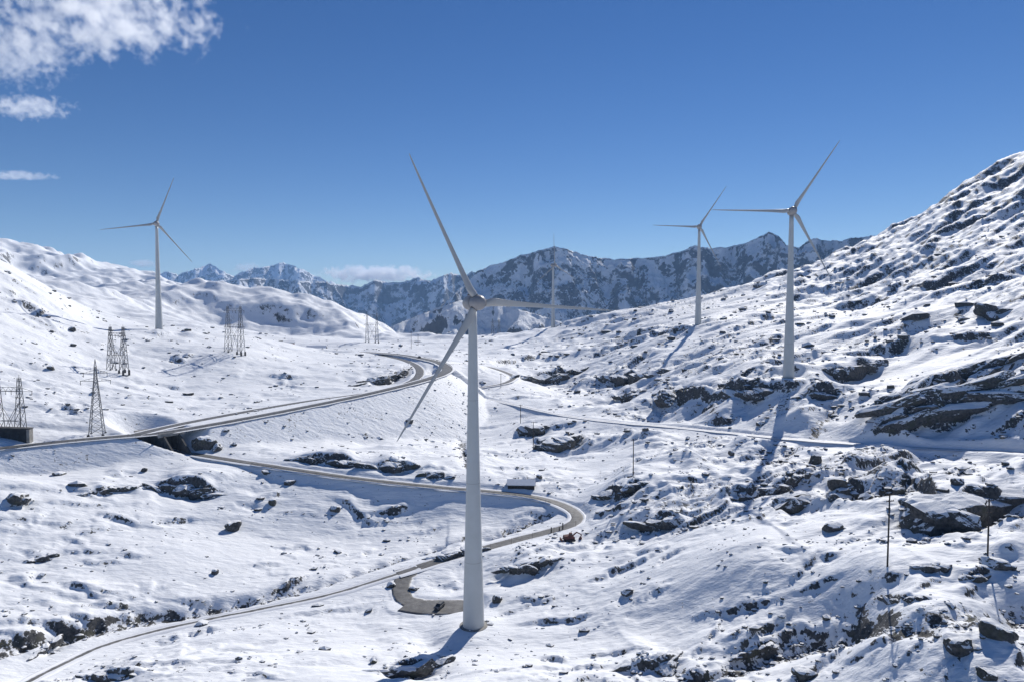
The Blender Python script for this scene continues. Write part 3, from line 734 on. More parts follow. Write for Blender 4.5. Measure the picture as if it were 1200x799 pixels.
# the outcrops along the rock steps: what stands beside each tells them apart
OUT = {
 0: 'low band of dark rocks left of the big ledge below the pass road',
 1: 'big dark snow-topped ledge below the pass road at left',
 6: 'small rock patch low on the left snowfield',
 8: 'broken rock band just above the service road, left of the round boulder',
 9: 'massive rounded dark boulder above the service road, left of the nearest tower',
 10: 'flat rock step on the slope under the road embankment',
 11: 'dark rocks on the uphill edge of the service road by the nearest tower',
 12: 'layered rocks right of the hairpin bend',
 13: 'blocky dark outcrop below the wooden pole right of the hairpin',
 15: 'long low ledge left of the tall square block on the right',
 16: 'upper end of the long ledge on the right, snow on top',
 17: 'tall square dark block below the long ledge on the right',
 18: 'steep block with a snow patch, right of the tall square block',
 19: 'huge smooth dark rock wall between the two poles on the right',
 20: 'lower fins of the dark layered cliff at the right edge',
 21: 'upper part of the dark layered cliff at the right edge',
 22: 'rocky shoulder left below the right-hand turbine foot',
 23: 'rocky shoulder right below the right-hand turbine foot',
 25: 'slanting dark rocks left of the right-hand turbine foot',
 26: 'twin-ribbed snowy outcrop left of the pole in mid slope',
 27: 'small dark outcrop behind the nearest tower beside a thin pole',
 28: 'long dark ledge below the far turbines in mid slope',
 29: 'flat brown rock slab left of the dark boulder above the track',
 30: 'big dark snow-streaked boulder above the snowed-up track',
 34: 'low rocky rise beside the small side road',
 37: 'speckled rocky mound above the snow basin right of the turbine',
 39: 'dark oval rock high on the right slope',
 50: 'dark craggy rocks at the bottom edge below the nearest turbine',
 51: 'rock heap at the bottom edge, right of the nearest turbine',
 52: 'stony bank beside the stream at lower right',
 54: 'dark rocks at the foot of the left wooden pole, right side',
 55: 'rounded rocks at the foot of the rightmost wooden pole',
 56: 'low dark ledge under the wooden poles at lower right',
 58: 'dark ledge behind the base of the nearest tower, left side',
 59: 'row of rocks right of the nearest tower below the service road',
 61: 'flat dark slab on the lower left snowfield',
 62: 'jagged rocks near the lower left corner above the road',
 63: 'rock heap at the bottom edge in the lower left corner',
 76: 'long dark rock cutting inside the bend of the pass road',
}
rng = np.random.default_rng(11)
for k, label in OUT.items():
    F, h, Lr = SCW[k]
    seg = np.hypot(np.diff(F[:,0]), np.diff(F[:,1])); tot = seg.sum(); cum = np.concatenate([[0], np.cumsum(seg)]); big = k in (19, 20, 21, 76)
    n_ = int(np.clip(round(tot/(h*0.95)), 3, 14)); sp_ = tot/n_; parts = []
    rows = [(i_, 0) for i_ in range(n_)]+([(i_, 1) for i_ in range(n_)] if k in (20, 21) else [])
    for i, row in rows:
        s_ = (i+0.5+rng.uniform(-0.25, 0.25))/n_*tot
        x = np.interp(s_, cum, F[:,0]); y = np.interp(s_, cum, F[:,1])
        j = int(np.clip(np.searchsorted(cum, s_)-1, 0, len(seg)-1)); dx, dy = (F[j+1]-F[j])[:2]/(seg[j]+1e-9)
        e = min(s_, tot-s_)/tot; hh = h*(0.62 if k in (20, 21) else 0.9)*(0.5+0.5*sst(0, 0.35, e))*(rng.uniform(0.9, 1.15) if big else rng.uniform(0.65, 1.05))
        off = rng.uniform(0.1, 0.7)*hh
        off += row*hh*0.9
        x += -dy*off; y += dx*off
        zg = float(H0(np.array([x]), np.array([y]))[0])-0.5*hh+row*hh*0.75
        v, f = rock_shape(rng, (max(hh*rng.uniform(0.8, 1.5), sp_*(rng.uniform(1.0, 1.5) if big else rng.uniform(0.6, 1.1))), hh*rng.uniform(0.45, 0.8), hh*rng.uniform(0.48, 0.62)), 4 if hh > 3.2 else 3, math.atan2(dy, dx), 18)
        if k in (20, 21): v[:,2] += (v[:,0]*dx+v[:,1]*dy)*0.28
        parts.append((v+np.array([x, y, zg+hh*0.40]), f))
    c = np.array([F[:,0].mean(), F[:,1].mean(), F[:,2].mean()])
    o = tag(empty('rock_outcrop', c), label, 'rock', 'rock outcrops of the pass')
    for v, f in parts: link('block', np_mesh('block', v-c, f, False), M['rock'], o)

BOULDERS = [ # u, v of the foot, width and height in the photograph's pixels
 (238,526,30,17,'round snow-capped boulder at the mouth of the underpass'),
 (1056,580,15,11,'lone grey boulder right of the left wooden pole, above the rock wall'),
 (1125,568,16,9,'small dark boulder above the huge rock wall'),
 (1147,577,17,8,'flat boulder with a square edge on top of the huge rock wall'),
 (948,560,8,8,'small rock above the tall square block'),
 (985,572,22,14,'dark cube-shaped boulder above the long ledge on the right'),
 (956,543,14,12,'roundish boulder below the snowed-up track, right of the turbine shadow'),
 (858,533,8,6,'small boulder left of the turbine shadow'),
 (978,622,22,11,'rocks below the steep block on the right'),
 (1172,748,34,20,'large rounded boulder with a hollow by the stream at right'),
 (1130,765,34,18,'pointed boulder at lower right beside the rounded one'),
 (1172,668,30,13,'low pointed rock in shadow right of the rightmost pole'),
 (1160,795,20,12,'boulder at the bottom edge in the lower right corner'),
 (945,797,30,14,'pair of rocks at the bottom edge, right of centre'),
 (735,698,14,9,'lone dark stone on the smooth snow, right of the nearest tower'),
 (582,706,12,9,'stone just right of the nearest tower base'),
 (431,718,9,6,'small stone on the snow left of the parking place'),
 (484,692,11,6,'rock beside the access road, inside its bend'),
 (458,688,11,7,'rock beside the access road, outside its bend'),
 (392,600,12,8,'small mossy boulder on the snow below the service road'),
 (339,568,13,6,'flat stone on the snow just below the service road'),
 (311,556,12,6,'stone at the lower edge of the service road'),
 (318,592,9,10,'dark upright stone on the left snowfield'),
 (271,622,18,12,'cluster of dark stones on the left snowfield'),
 (251,673,8,7,'small dark stone in the middle of the left snowfield'),
 (15,588,26,12,'rounded rock at the left edge below the pass road'),
 (66,557,14,5,'flat rock on the embankment slope at left'),
 (168,553,7,6,'small round stone below the bridge'),
 (1180,545,8,5,'small stone in the shaded hollow at the right edge'),
 (632,560,7,5,'stone above the shed'),
 (1070,462,12,9,'boulder on the snow left of the dark cliff'),
 (1160,368,26,13,'boulder above the dark oval rock on the right slope'),
 (437,777,10,8,'pointed stone left of the craggy rocks at the bottom'),
 (235,733,14,5,'flat rock along the stream at lower left'),
 (395,648,9,4,'thin rock showing through snow above the stream'),
 (757,505,8,5,'small stone just below the snowed-up track'),
 (82,388,9,6,'small dark rock on the left hillside'),
 (58,433,8,6,'dark rock at mid height on the left hillside'),
 (85,406,7,5,'little rock above the lattice pylons on the left hillside'),
]
for u, v, w, hpx, label in BOULDERS:
    p = hit(u, v, H); d = p[1]; a = w/FPX*d/2*1.1; b = hpx/FPX*d/2*1.25
    parts = [rock_shape(rng, (a, a*0.8, b), 3 if w > 11 else 2, 0.0, 9)]
    if w > 20:
        q_, f_ = rock_shape(rng, (a*0.45, a*0.4, b*0.55), 2); parts.append((q_+np.array([a*0.9, -a*0.2, -b*0.3]), f_))
    o = link('boulder', np_mesh('boulder', *parts[0], False), M['rock'], loc=(p[0], p[1]+a*0.5, p[2]+b*0.45))
    for q_ in parts[1:]: link('broken_block', np_mesh('broken_block', *q_, False), M['rock'], o)
    tag(o, label, 'boulder', 'boulders lying in the snow')

# loose stones and tufts, far too many to count
def stones(n, seed):
    rg = np.random.default_rng(seed)
    u = rg.uniform(R(-43), R(43), n*6); r = np.exp(rg.uniform(math.log(120), math.log(1000), n*6))
    x = r*np.sin(u); y = r*np.cos(u)
    cl = fbm(x/30, y/22, 3, 801)+0.5*fbm(x/7, y/5, 2, 811)
    hh, ro, fa, we, ba, rd = H(x, y, True)
    pr = np.clip(0.10+0.30*np.clip(ro, 0, 1)+0.9*cl, 0, 1)**1.5+0.8*we+0.5*fa
    ok = (rg.uniform(size=n*6) < pr*0.6) & (rd > 5)
    x, y, hh, r, ro = x[ok][:n], y[ok][:n], hh[ok][:n], r[ok][:n], ro[ok][:n]
    v, f = ico(1); Vs = []; Fs = []
    for i in range(len(x)):
        s_ = (0.17+0.0009*r[i])*math.exp(rg.normal()*0.55)*(0.75+0.6*min(1.0, ro[i]))
        q_ = v.copy()
        for _ in range(4):
            n_ = rg.normal(size=3); n_ /= np.linalg.norm(n_); q_ -= np.maximum(q_@n_-rg.uniform(0.4, 0.8), 0)[:,None]*n_
        q_ = q_*np.array([s_*rg.uniform(0.9, 1.9), s_*rg.uniform(0.8, 1.3), s_*rg.uniform(0.5, 0.9)])
        Vs.append(q_+np.array([x[i], y[i], hh[i]+s_*0.1])); Fs.append(f+i*len(v))
    return np.concatenate(Vs), np.concatenate(Fs)
V, Fc = stones(13000, 3)
tag(link('loose_stones', np_mesh('loose_stones', V, Fc, False), M['rock']), 'small dark stones poking through the snow all over the pass', kind='stuff')

# ------------------------------------------------------------------ wind turbines
def tower_mesh():
    m = MB(); prof = [(3.32, -2.0)]
    for k in range(0, 25):
        t = k/24; prof.append((3.30*(1-t)+1.22*t-0.22*math.sin(math.pi*t), 95.6*t))
    return m.lathe(prof, 48).mesh('tower', True)
def ring_mesh(name, r0, r1, z0, z1, n=48):
    return MB().lathe([(r0, z0), (r1, z0), (r1, z1), (r0, z1)], n, cap=False).mesh(name, False)
def nacelle_mesh():
    pr = [(0.05,-4.7),(0.9,-4.5),(1.6,-4.0),(2.15,-3.0),(2.4,-1.6),(2.5,0.0),(2.45,1.4),(2.3,2.3),(1.9,2.42)]
    return MB().lathe(pr, 36).mesh('nacelle', True)
def hub_mesh():
    pr = [(1.9,2.5),(2.2,2.62),(2.3,3.2),(2.3,4.4),(2.2,5.1),(1.95,5.8),(1.5,6.35),(0.9,6.75),(0.3,6.92),(0.03,6.95)]
    return MB().lathe(pr, 36).mesh('hub', True)
def blade_mesh():
    st = [(1.7,2.0,1.0,0),(2.6,2.1,0.98,2),(3.4,2.7,0.75,16),(5,3.0,0.5,22),(8,2.45,0.36,20),(12,1.95,0.28,15),(16,1.62,0.25,11),(22,1.32,0.22,7),(28,1.1,0.2,4.5),(34,0.9,0.18,2.5),(40,0.68,0.17,1.2),(44,0.48,0.16,0.4),(45.4,0.30,0.16,0),(46,0.10,0.2,0)]
    st = [(a, b*(0.88 if a > 3 else 0.95), c, d) for a, b, c, d in st]
    rs = np.array([a[0] for a in st]); zz = np.concatenate([np.linspace(1.7, 8, 14), np.linspace(9, 44, 26), [44.8, 45.4, 45.8, 46.0]])
    ch = np.interp(zz, rs, [a[1] for a in st]); th = np.interp(zz, rs, [a[2] for a in st]); tw = np.radians(np.interp(zz, rs, [a[3] for a in st]))
    n = 20; V = []
    for z, c, t, w in zip(zz, ch, th, tw):
        rnd = sst(0.45, 0.95, np.array(t))
        for k in range(n):
            a = 2*math.pi*k/n
            px = math.cos(a)*0.5; py = math.sin(a)*0.5*t*(1-0.55*(1-rnd)*(0.5-math.cos(a)*0.5)**1.2)
            px = (px+0.18*(1-rnd)*-1)*c; py *= c
            x = px*math.cos(w)-py*math.sin(w); y = px*math.sin(w)+py*math.cos(w)
            V.append((x, y-1.6*(z/46)**2, z))
    F = []
    m = len(zz)
    for j in range(m-1):
        for k in range(n): F.append((j*n+k, j*n+(k+1) % n, (j+1)*n+(k+1) % n, (j+1)*n+k))
    F += [tuple(range(n-1, -1, -1)), tuple((m-1)*n+k for k in range(n))]
    me = bpy.data.meshes.new('blade'); me.from_pydata(V, [], F); me.polygons.foreach_set('use_smooth', [True]*len(F)); me.update(); return me
TM = dict(tower=tower_mesh(), nac=nacelle_mesh(), hub=hub_mesh(), blade=blade_mesh(),
          flange=ring_mesh('flange', 2.0, 2.72, -0.05, 0.05), gap=ring_mesh('rotor_gap', 1.7, 2.22, 2.40, 2.54, 36),
          collar=ring_mesh('collar', 0.9, 1.13, 2.05, 2.35, 28))
_door = MB().box((0, 0, 1.2), (1.1, 0.12, 2.4)).mesh('door')
_step = MB().box((0, 0, 0.4), (1.6, 1.6, 0.25)).box((0, -1.1, 0.1), (1.6, 0.6, 0.25)).mesh('door_step')
_cool = MB().box((0, 0, 0), (1.4, 0.9, 0.45)).mesh('cooler')
_found = MB().lathe([(4.3, -1.6), (4.3, -0.05), (4.1, 0.04), (3.25, 0.08)], 40, cap=False).mesh('foundation')
_mast = MB().bar((0, 0, 0), (0, 0, 1.6), 0.08).bar((-0.4, 0, 1.4), (0.4, 0, 1.4), 0.05).mesh('weather_mast')
TLAB = ['nearest and largest wind turbine, standing beside the parking place in the centre',
        'wind turbine on the rocky slope at right, its tower shadow running downhill',
        'white wind turbine on the crest behind and left of the right-hand one',
        'smallest, farthest wind turbine, standing behind the snowy crest before the shaded mountains',
        'wind turbine on the left hill above the lattice pylons']
for (u, v, d, yaw, ph), foot, lab in zip(TURB, TURB_FOOT, TLAB):
    t = tag(empty('wind_turbine', foot, R(yaw)), lab, 'wind turbine', 'wind turbines of the pass')
    tw = link('tower', TM['tower'], M['tower'], t)
    for z in (20.0, 44.0, 69.0):
        f = link('flange', TM['flange'], M['hub'], tw, (0, 0, z)); tt = z/95.6
        k = (3.30*(1-tt)+1.22*tt-0.22*math.sin(math.pi*tt)+0.012)/2.72; f.scale = (k, k, 1)
    dr = link('door', _door, M['seam'], tw, (3.24*math.sin(R(60)), 3.24*math.cos(R(60)), 0.4), (0, 0, -R(60)))
    link('foundation', _found, M['concrete'], t)
    nc = link('nacelle', TM['nac'], M['hub'], t, (0, 0, 98), (R(90), 0, 0))
    link('rotor_gap', TM['gap'], M['seam'], nc)
    link('cooler', _cool, M['seam'], nc, (0, 2.45, -2.2), (R(-90), 0, 0))
    link('weather_mast', _mast, M['steel'], nc, (0.5, 2.1, -3.2), (R(-90), 0, 0))
    link('hub', TM['hub'], M['hub'], t, (0, 0, 98), (R(90), 0, 0))
    for k in range(3):
        b = link('blade', TM['blade'], M['blade'], t, (0, -3.9, 98), (0, R(90-ph-120*k), 0))
        link('collar', TM['collar'], M['seam'], b)

# ------------------------------------------------------------------ pylons
def lattice(m, cx, h0, h1, z0, z1, n, w, x_skew=0.0):
    """bracing of a four-legged mast between two heights"""
    def c(z):
        k = (z-z0)/(z1-z0); h = h0+(h1-h0)*k
        return [(cx+sx*h, sy*h, z) for sx, sy in ((-1,-1),(1,-1),(1,1),(-1,1))]
    zs = [z0+(z1-z0)*(1-(1-k/n)**1.25) for k in range(n+1)]
    for a, b in zip(zs[:-1], zs[1:]):
        A, B = c(a), c(b)
        for k in range(4):
            j = (k+1) % 4
            m.bar(A[k], B[j], w); m.bar(A[j], B[k], w); m.bar(B[k], B[j], w)
    return m
def foot_mesh():
    return MB().lathe([(0.75, -2.5), (0.75, 0.3), (0.6, 1.1), (0.35, 1.3)], 10).mesh('foot')
FOOT = foot_mesh()
INS = MB().lathe([(0.07, 0), (0.16, -0.3), (0.08, -0.6), (0.16, -0.9), (0.08, -1.2), (0.16, -1.5), (0.05, -1.9)], 8).mesh('insulator')
TK = [1.0]
_bar0 = MB.bar
def _tbar(self, a, b, w, w2=None, n=4): return _bar0(self, a, b, w*TK[0], None if w2 is None else w2*TK[0], n)
MB.bar = _tbar
def single_pylon(loc, rz, label):
    t = tag(empty('lattice_pylon', loc, rz), label, 'pylon', 'power pylons')
    Hh = 40.0
    for sx, sy in ((-1,-1),(1,-1),(1,1),(-1,1)):
        MB().bar((sx*3.3, sy*3.3, 0), (sx*0.7, sy*0.7, 30), 0.34, 0.26).bar((sx*0.7, sy*0.7, 30), (sx*0.45, sy*0.45, 36), 0.26).bar((sx*0.45, sy*0.45, 36), (0, 0, Hh), 0.24).build('leg', M['steel'], t)
        link('foot', FOOT, M['dconcrete'], t, (sx*3.3, sy*3.3, 0))
    m = MB(); lattice(m, 0, 3.3, 0.7, 1.0, 30, 9, 0.15); lattice(m, 0, 0.7, 0.45, 30, 36, 4, 0.13); m.build('bracing', M['steel'], t)
    for z, l in ((28.5, 7.0), (32.5, 5.5)):
        m = MB()
        for s_ in (-1, 1):
            m.bar((s_*0.7, -0.6, z), (s_*l, 0, z+0.2), 0.2).bar((s_*0.7, 0.6, z), (s_*l, 0, z+0.2), 0.2).bar((s_*0.6, 0, z+1.8), (s_*l, 0, z+0.3), 0.18)
            for q in (0.35, 0.65): m.bar((s_*(0.7+(l-0.7)*q), -0.6*(1-q), z), (s_*(0.7+(l-0.7)*q), 0, z+1.8*(1-q)), 0.12)
        ca = m.build('crossarm', M['steel'], t)
        for s_ in (-1, 1): link('insulator', INS, M['ceramic'], ca, (s_*l*0.97, 0, z+0.1))
    return t
def twin_pylon(loc, rz, Hh, sep, label, arms=(0.80,), over=6.5):
    t = tag(empty('twin_mast_pylon', loc, rz), label, 'pylon', 'power pylons')
    hb, ht = 2.2, 0.55
    for cx in (-sep/2, sep/2):
        m = MB()
        for sx, sy in ((-1,-1),(1,-1),(1,1),(-1,1)):
            m.bar((cx+sx*hb, sy*hb, 0), (cx+sx*ht, sy*ht, Hh), 0.30, 0.22)
        lattice(m, cx, hb-0.05, ht, 0.8, Hh, int(Hh/4.6), 0.13)
        m.bar((cx, 0, Hh), (cx, 0, Hh+1.6), 0.14)
        ma = m.build('mast', M['steel'], t)
        for sx, sy in ((-1,-1),(1,-1),(1,1),(-1,1)): link('foot', FOOT, M['dconcrete'], ma, (cx+sx*hb, sy*hb, 0))
    for a in arms:
        z = Hh*a; x0 = -sep/2-over; x1 = sep/2+over; m = MB()
        for y in (-0.6, 0.6): m.bar((x0, y*0.2, z), (x1, y*0.2, z), 0.16).bar((-sep/2-0.6, y, z), (sep/2+0.6, y, z), 0.24)
        m.bar((x0, 0, z+0.15), (-sep/2, 0, z+2.0), 0.18).bar((x1, 0, z+0.15), (sep/2, 0, z+2.0), 0.18).bar((-sep/2, 0, z+2.0), (sep/2, 0, z+2.0), 0.22)
        n = 8
        for k in range(n):
            xa = -sep/2+sep*k/n; xb = -sep/2+sep*(k+1)/n
            m.bar((xa, 0, z if k % 2 else z+2), (xb, 0, z+2 if k % 2 else z), 0.13)
        ca = m.build('crossarm', M['steel'], t)
        for x in (x0+0.2, -1.5, 1.5, x1-0.2): link('insulator', INS, M['ceramic'], ca, (x, 0, z))
    z = Hh*0.36; i = sep/2-hb*(1-0.36)
    m = MB()
    for y in (-0.8, 0.8): m.bar((-i, y, z), (i, y, z), 0.24)
    m.build('tie_beam', M['steel'], t)
    m = MB()
    for y in (-0.9, 0.9):
        m.bar((-sep/2+hb, y, 1.2), (0, y*0.9, z), 0.18).bar((sep/2-hb, y, 1.2), (0, y*0.9, z), 0.18)
        m.bar((-sep/2+0.7, y*0.6, Hh*0.62), (0, y*0.9, z), 0.18).bar((sep/2-0.7, y*0.6, Hh*0.62), (0, y*0.9, z), 0.18)
    m.build('knee_brace', M['steel'], t)
    return t
def gz(x, y): return float(H(np.array([x]), np.array([y]))[0])
def on_ground(u, v, H_=None):
    p = hit(u, v, H_ or H); return (float(p[0]), float(p[1]), float(p[2]))
TK[0] = 1.05
p = P(114, 516, 352); single_pylon((p[0], p[1], gz(p[0], p[1])), R(20), 'tall single lattice pylon beside the pass road, left of the bridge')
TK[0] = 1.15
p = P(138, 439, 480); twin_pylon((p[0], p[1], gz(p[0], p[1])), R(-26), 31, 14.0, 'small twin-mast pylon halfway up the left hillside', over=2.5)
p = P(275, 411, 560); twin_pylon((p[0], p[1], gz(p[0], p[1])), R(-22), 38, 13.5, 'tall twin-mast pylon in front of the shaded round hill', arms=(0.9, 0.56), over=4)
TK[0] = 1.05
p = P(12, 521, 341); twin_pylon((p[0], p[1], p[2]), R(-6), 34, 12.0, 'twin-mast pylon at the left edge behind the concrete building', over=7)
TK[0] = 1.5
p = P(436, 403, 920); twin_pylon((p[0], p[1], gz(p[0], p[1])), R(15), 40, 13, 'distant twin-mast pylon beyond the bend of the pass road', arms=(0.9, 0.6), over=4)
p = P(581, 400, 1060); twin_pylon((p[0], p[1], gz(p[0], p[1])), R(5), 24, 10, 'faint far pylon just right of the nearest tower against the dark mountains', over=3)

TK[0] = 1.0
# ------------------------------------------------------------------ wooden poles
def utility_pole(u, v, d, px, label, arms=2, lean=0.0):
    p = P(u, v, d); z = gz(p[0], p[1]); hgt = px/FPX*d
    t = tag(empty('utility_pole', (p[0], p[1], z)), label, 'utility pole', 'wooden line poles'); t.rotation_euler = (0, R(lean), R(20))
    MB().lathe([(0.26, -1.5), (0.24, 0), (0.17, hgt)], 12).build('pole', M['wood'], t, smooth=True)
    for k in range(arms):
        za = hgt-0.5-1.6*k; l = 1.5-0.2*k
        ca = MB().box((0, -0.2, za), (2*l, 0.14, 0.18)).build('crossarm', M['wood'], t)
        for x in (-l*0.9, -l*0.45, l*0.45, l*0.9):
            MB().lathe([(0.05, 0), (0.10, 0.1), (0.06, 0.22), (0.02, 0.3)], 8, (x, -0.2, za+0.09)).build('insulator', M['ceramic'], ca)
utility_pole(742, 561, 300, 45, 'wooden pole on the outcrop right of the hairpin bend', 1)
utility_pole(1040, 660, 180, 88, 'tall wooden pole left of the huge rock wall', 2, 0.5)
utility_pole(1157, 664, 180, 76, 'rightmost wooden pole, in front of the huge rock wall', 3, -0.4)
utility_pole(625, 526, 395, 33, 'wooden pole beside the twin-ribbed outcrop behind the nearest tower', 1)
utility_pole(610, 491, 462, 22, 'thin pole above the small dark outcrop', 1)
utility_pole(587, 462, 560, 17, 'thin pole below the small side road', 1)
utility_pole(482, 411, 860, 20, 'dark pole on the plateau left of the nearest tower', 1)
utility_pole(490, 408, 900, 13, 'short pole right of the dark pole on the plateau', 1)

# ------------------------------------------------------------------ bridge over the service road
tl = Vector((_t[0], _t[1], 0)); nx = Vector((NX, NY, 0)); bc = Vector((BRIDGE_LOW[0], BRIDGE_LOW[1], 0))
ztop = BRIDGE[2]-0.30; zlow = BRIDGE_LOW[2]-0.4
A0, A1 = -18.0, 7.0              # along the service road, far side .. camera side
br = tag(empty('road_bridge', (bc.x, bc.y, zlow)), 'concrete bridge carrying the pass road over the service road', 'bridge')
def bl(a, c, z): q_ = bc+tl*a+nx*c; return (q_.x-bc.x, q_.y-bc.y, z-zlow)
def prism(m, pts, h0, h1):
    n = len(pts); o = [bl(a, c, h0) for a, c in pts]+[bl(a, c, h1) for a, c in pts]
    return m.poly(o, [tuple(range(n-1, -1, -1)), tuple(range(n, 2*n))]+[(k, (k+1) % n, n+(k+1) % n, n+k) for k in range(n)])
prism(MB(), [(A0, -5.6), (A1, -5.6), (A1, 5.6), (A0, 5.6)], ztop-0.9, ztop).build('deck', M['concrete'], br)
for s_ in (-1, 1):
    prism(MB(), [(A0, s_*3.5), (A1-0.4, s_*3.5), (A1-0.4, s_*5.0), (A0, s_*5.0)][::s_], zlow-1.5, ztop-0.9).build('abutment', M['dconcrete'], br)
    m = MB(); a0, a1 = A1-0.4, A1+9.5; c0, c1 = s_*3.6, s_*4.5
    pts = [bl(a0, c0, zlow-1.5), bl(a1, c0, zlow-1.5), bl(a1, c0, zlow+0.4), bl(a0, c0, ztop+0.3), bl(a0, c1, zlow-1.5), bl(a1, c1, zlow-1.5), bl(a1, c1, zlow+0.4), bl(a0, c1, ztop+0.3)]
    m.poly(pts, [(0,1,2,3),(7,6,5,4),(0,4,5,1),(1,5,6,2),(2,6,7,3),(3,7,4,0)]).build('wing_wall', M['dconcrete'], br)
prism(MB(), [(A1, -7), (A1+0.4, -7), (A1+0.4, 7), (A1, 7)], ztop-1.0, ztop+0.75).build('parapet', M['concrete'], br)

# ------------------------------------------------------------------ buildings
def bx(c, s_): return MB().box(c, s_)
def gable(l, w, eave, ridge, th, over=0.5, z0=0.0):
    """roof slabs of a gabled house, ridge along x"""
    m = MB(); L = l/2+over; W = w/2+over; dz = (ridge-eave)*over/(w/2)
    a = [(-L,-W,eave-dz),(-L,0,ridge),(-L,W,eave-dz),(-L,W,eave-dz+th),(-L,0,ridge+th),(-L,-W,eave-dz+th)]
    pts = a+[(-x, y, z) for x, y, z in a]
    return m.poly([(x, y, z+z0) for x, y, z in pts], [(0,1,4,5),(1,2,3,4),(11,10,7,6),(10,9,8,7),(0,6,7,1),(1,7,8,2),(2,8,9,3),(3,9,10,4),(4,10,11,5),(5,11,6,0)])
def house_body(l, w, eave, ridge):
    a = [(-l/2,-w/2,-1.5),(-l/2,w/2,-1.5),(-l/2,w/2,eave),(-l/2,0,ridge),(-l/2,-w/2,eave)]
    pts = a+[(-x, y, z) for x, y, z in a]
    return MB().poly(pts, [(4,3,2,1,0),(5,6,7,8,9),(0,1,6,5),(1,2,7,6),(4,9,8,3),(3,8,7,2),(0,5,9,4)])
p = P(611, 576.5, 319.5); sh = tag(empty('shed', (p[0], p[1]+2, ROADS['lower']['line'][np.argmin(np.hypot(ROADS['lower']['line'][:,0]-p[0], ROADS['lower']['line'][:,1]-p[1])), 2]+0.1), R(-3)), 'long dark wooden shed with a snow-covered roof beside the service road', 'shed')
house_body(12.6, 5.5, 2.9, 4.6).build('wall', M['plank'], sh)
rf = gable(12.6, 5.5, 2.9, 4.6, 0.16, 0.55).build('roof', M['plank'], sh)
gable(12.6, 5.5, 2.9, 4.6, 0.32, 0.5, 0.17).build('snow_cover', M['snow'], rf)
dr = bx((3.0, -2.8, 1.1), (2.4, 0.1, 2.2)).build('door', M['wood'], sh)
for x in (-4, -1.2): 
    w_ = bx((x, -2.79, 1.7), (1.1, 0.08, 0.8)).build('window', M['wood'], sh); bx((x, -2.84, 1.7), (0.8, 0.04, 0.6)).build('pane', M['glass'], w_)
bx((-0.2, -3.2, -0.35), (13.6, 1.2, 0.7)).build('plinth', M['dconcrete'], sh)
p = P(338.5, 405, 760); bh = tag(empty('brown_building', (p[0], p[1], gz(p[0], p[1])), R(14)), 'small red-brown building with a snowy roof on the far plateau', 'building')
house_body(12, 7, 5.0, 6.6).build('wall', M['brick'], bh); rf = gable(12, 7, 5.0, 6.6, 0.2).build('roof', M['plank'], bh); gable(12, 7, 5.0, 6.6, 0.5, 0.45, 0.21).build('snow_cover', M['snow'], rf)
for x in (-4, -1.3, 1.3, 4):
    w_ = bx((x, -3.53, 2.6), (1.2, 0.08, 1.3)).build('window', M['wood'], bh); bx((x, -3.58, 2.6), (0.9, 0.04, 1.0)).build('pane', M['glass'], w_)
p = P(371, 405.5, 790); lh = tag(empty('low_building', (p[0], p[1], gz(p[0], p[1])), R(4)), 'long low dark building with a snowy roof right of the red-brown one', 'building')
house_body(22, 9, 3.0, 6.4).build('wall', M['dconcrete'], lh); rf = gable(22, 9, 3.0, 6.4, 0.2).build('roof', M['plank'], lh); gable(22, 9, 3.0, 6.4, 0.5, 0.45, 0.21).build('snow_cover', M['snow'], rf)
for x in (-7, 0, 7): bx((x, -4.55, 1.2), (2.6, 0.1, 2.4)).build('door', M['wood'], lh)
# concrete building at the left edge
p = P(34, 522, 331); zc = p[2]-0.8; cb = tag(empty('concrete_building', (p[0], p[1], zc), R(9)), 'dark flat-roofed concrete building cut off by the left edge', 'building')
MB().poly([(-40,0,-2),(-0.9,0,-2),(-0.9,0,8.9),(-40,0,11.4),(-40,3,-2),(-0.9,3,-2),(-0.9,3,8.9),(-40,3,11.4)], [(0,1,2,3),(7,6,5,4),(1,5,6,2),(2,6,7,3),(3,7,4,0),(0,4,5,1)]).build('wall', M['shade_concrete'], cb)
bx((-0.2, 1.4, 3.4), (1.36, 3.4, 10.9)).build('end_pier', M['concrete'], cb)
MB().poly([(-40,-0.5,11.45),(0.7,-0.5,8.95),(0.7,3.5,8.95),(-40,3.5,11.45),(-40,-0.5,11.8),(0.7,-0.5,9.3),(0.7,3.5,9.3),(-40,3.5,11.8)], [(3,2,1,0),(4,5,6,7),(0,1,5,4),(1,2,6,5),(2,3,7,6),(3,0,4,7)]).build('roof_slab', M['dconcrete'], cb)
for k in range(8): bx((-4.2-4.6*k, -0.12, 2.6+0.12*k), (0.5, 0.26, 9.2+0.2*k)).build('buttress', M['shade_concrete'], cb)

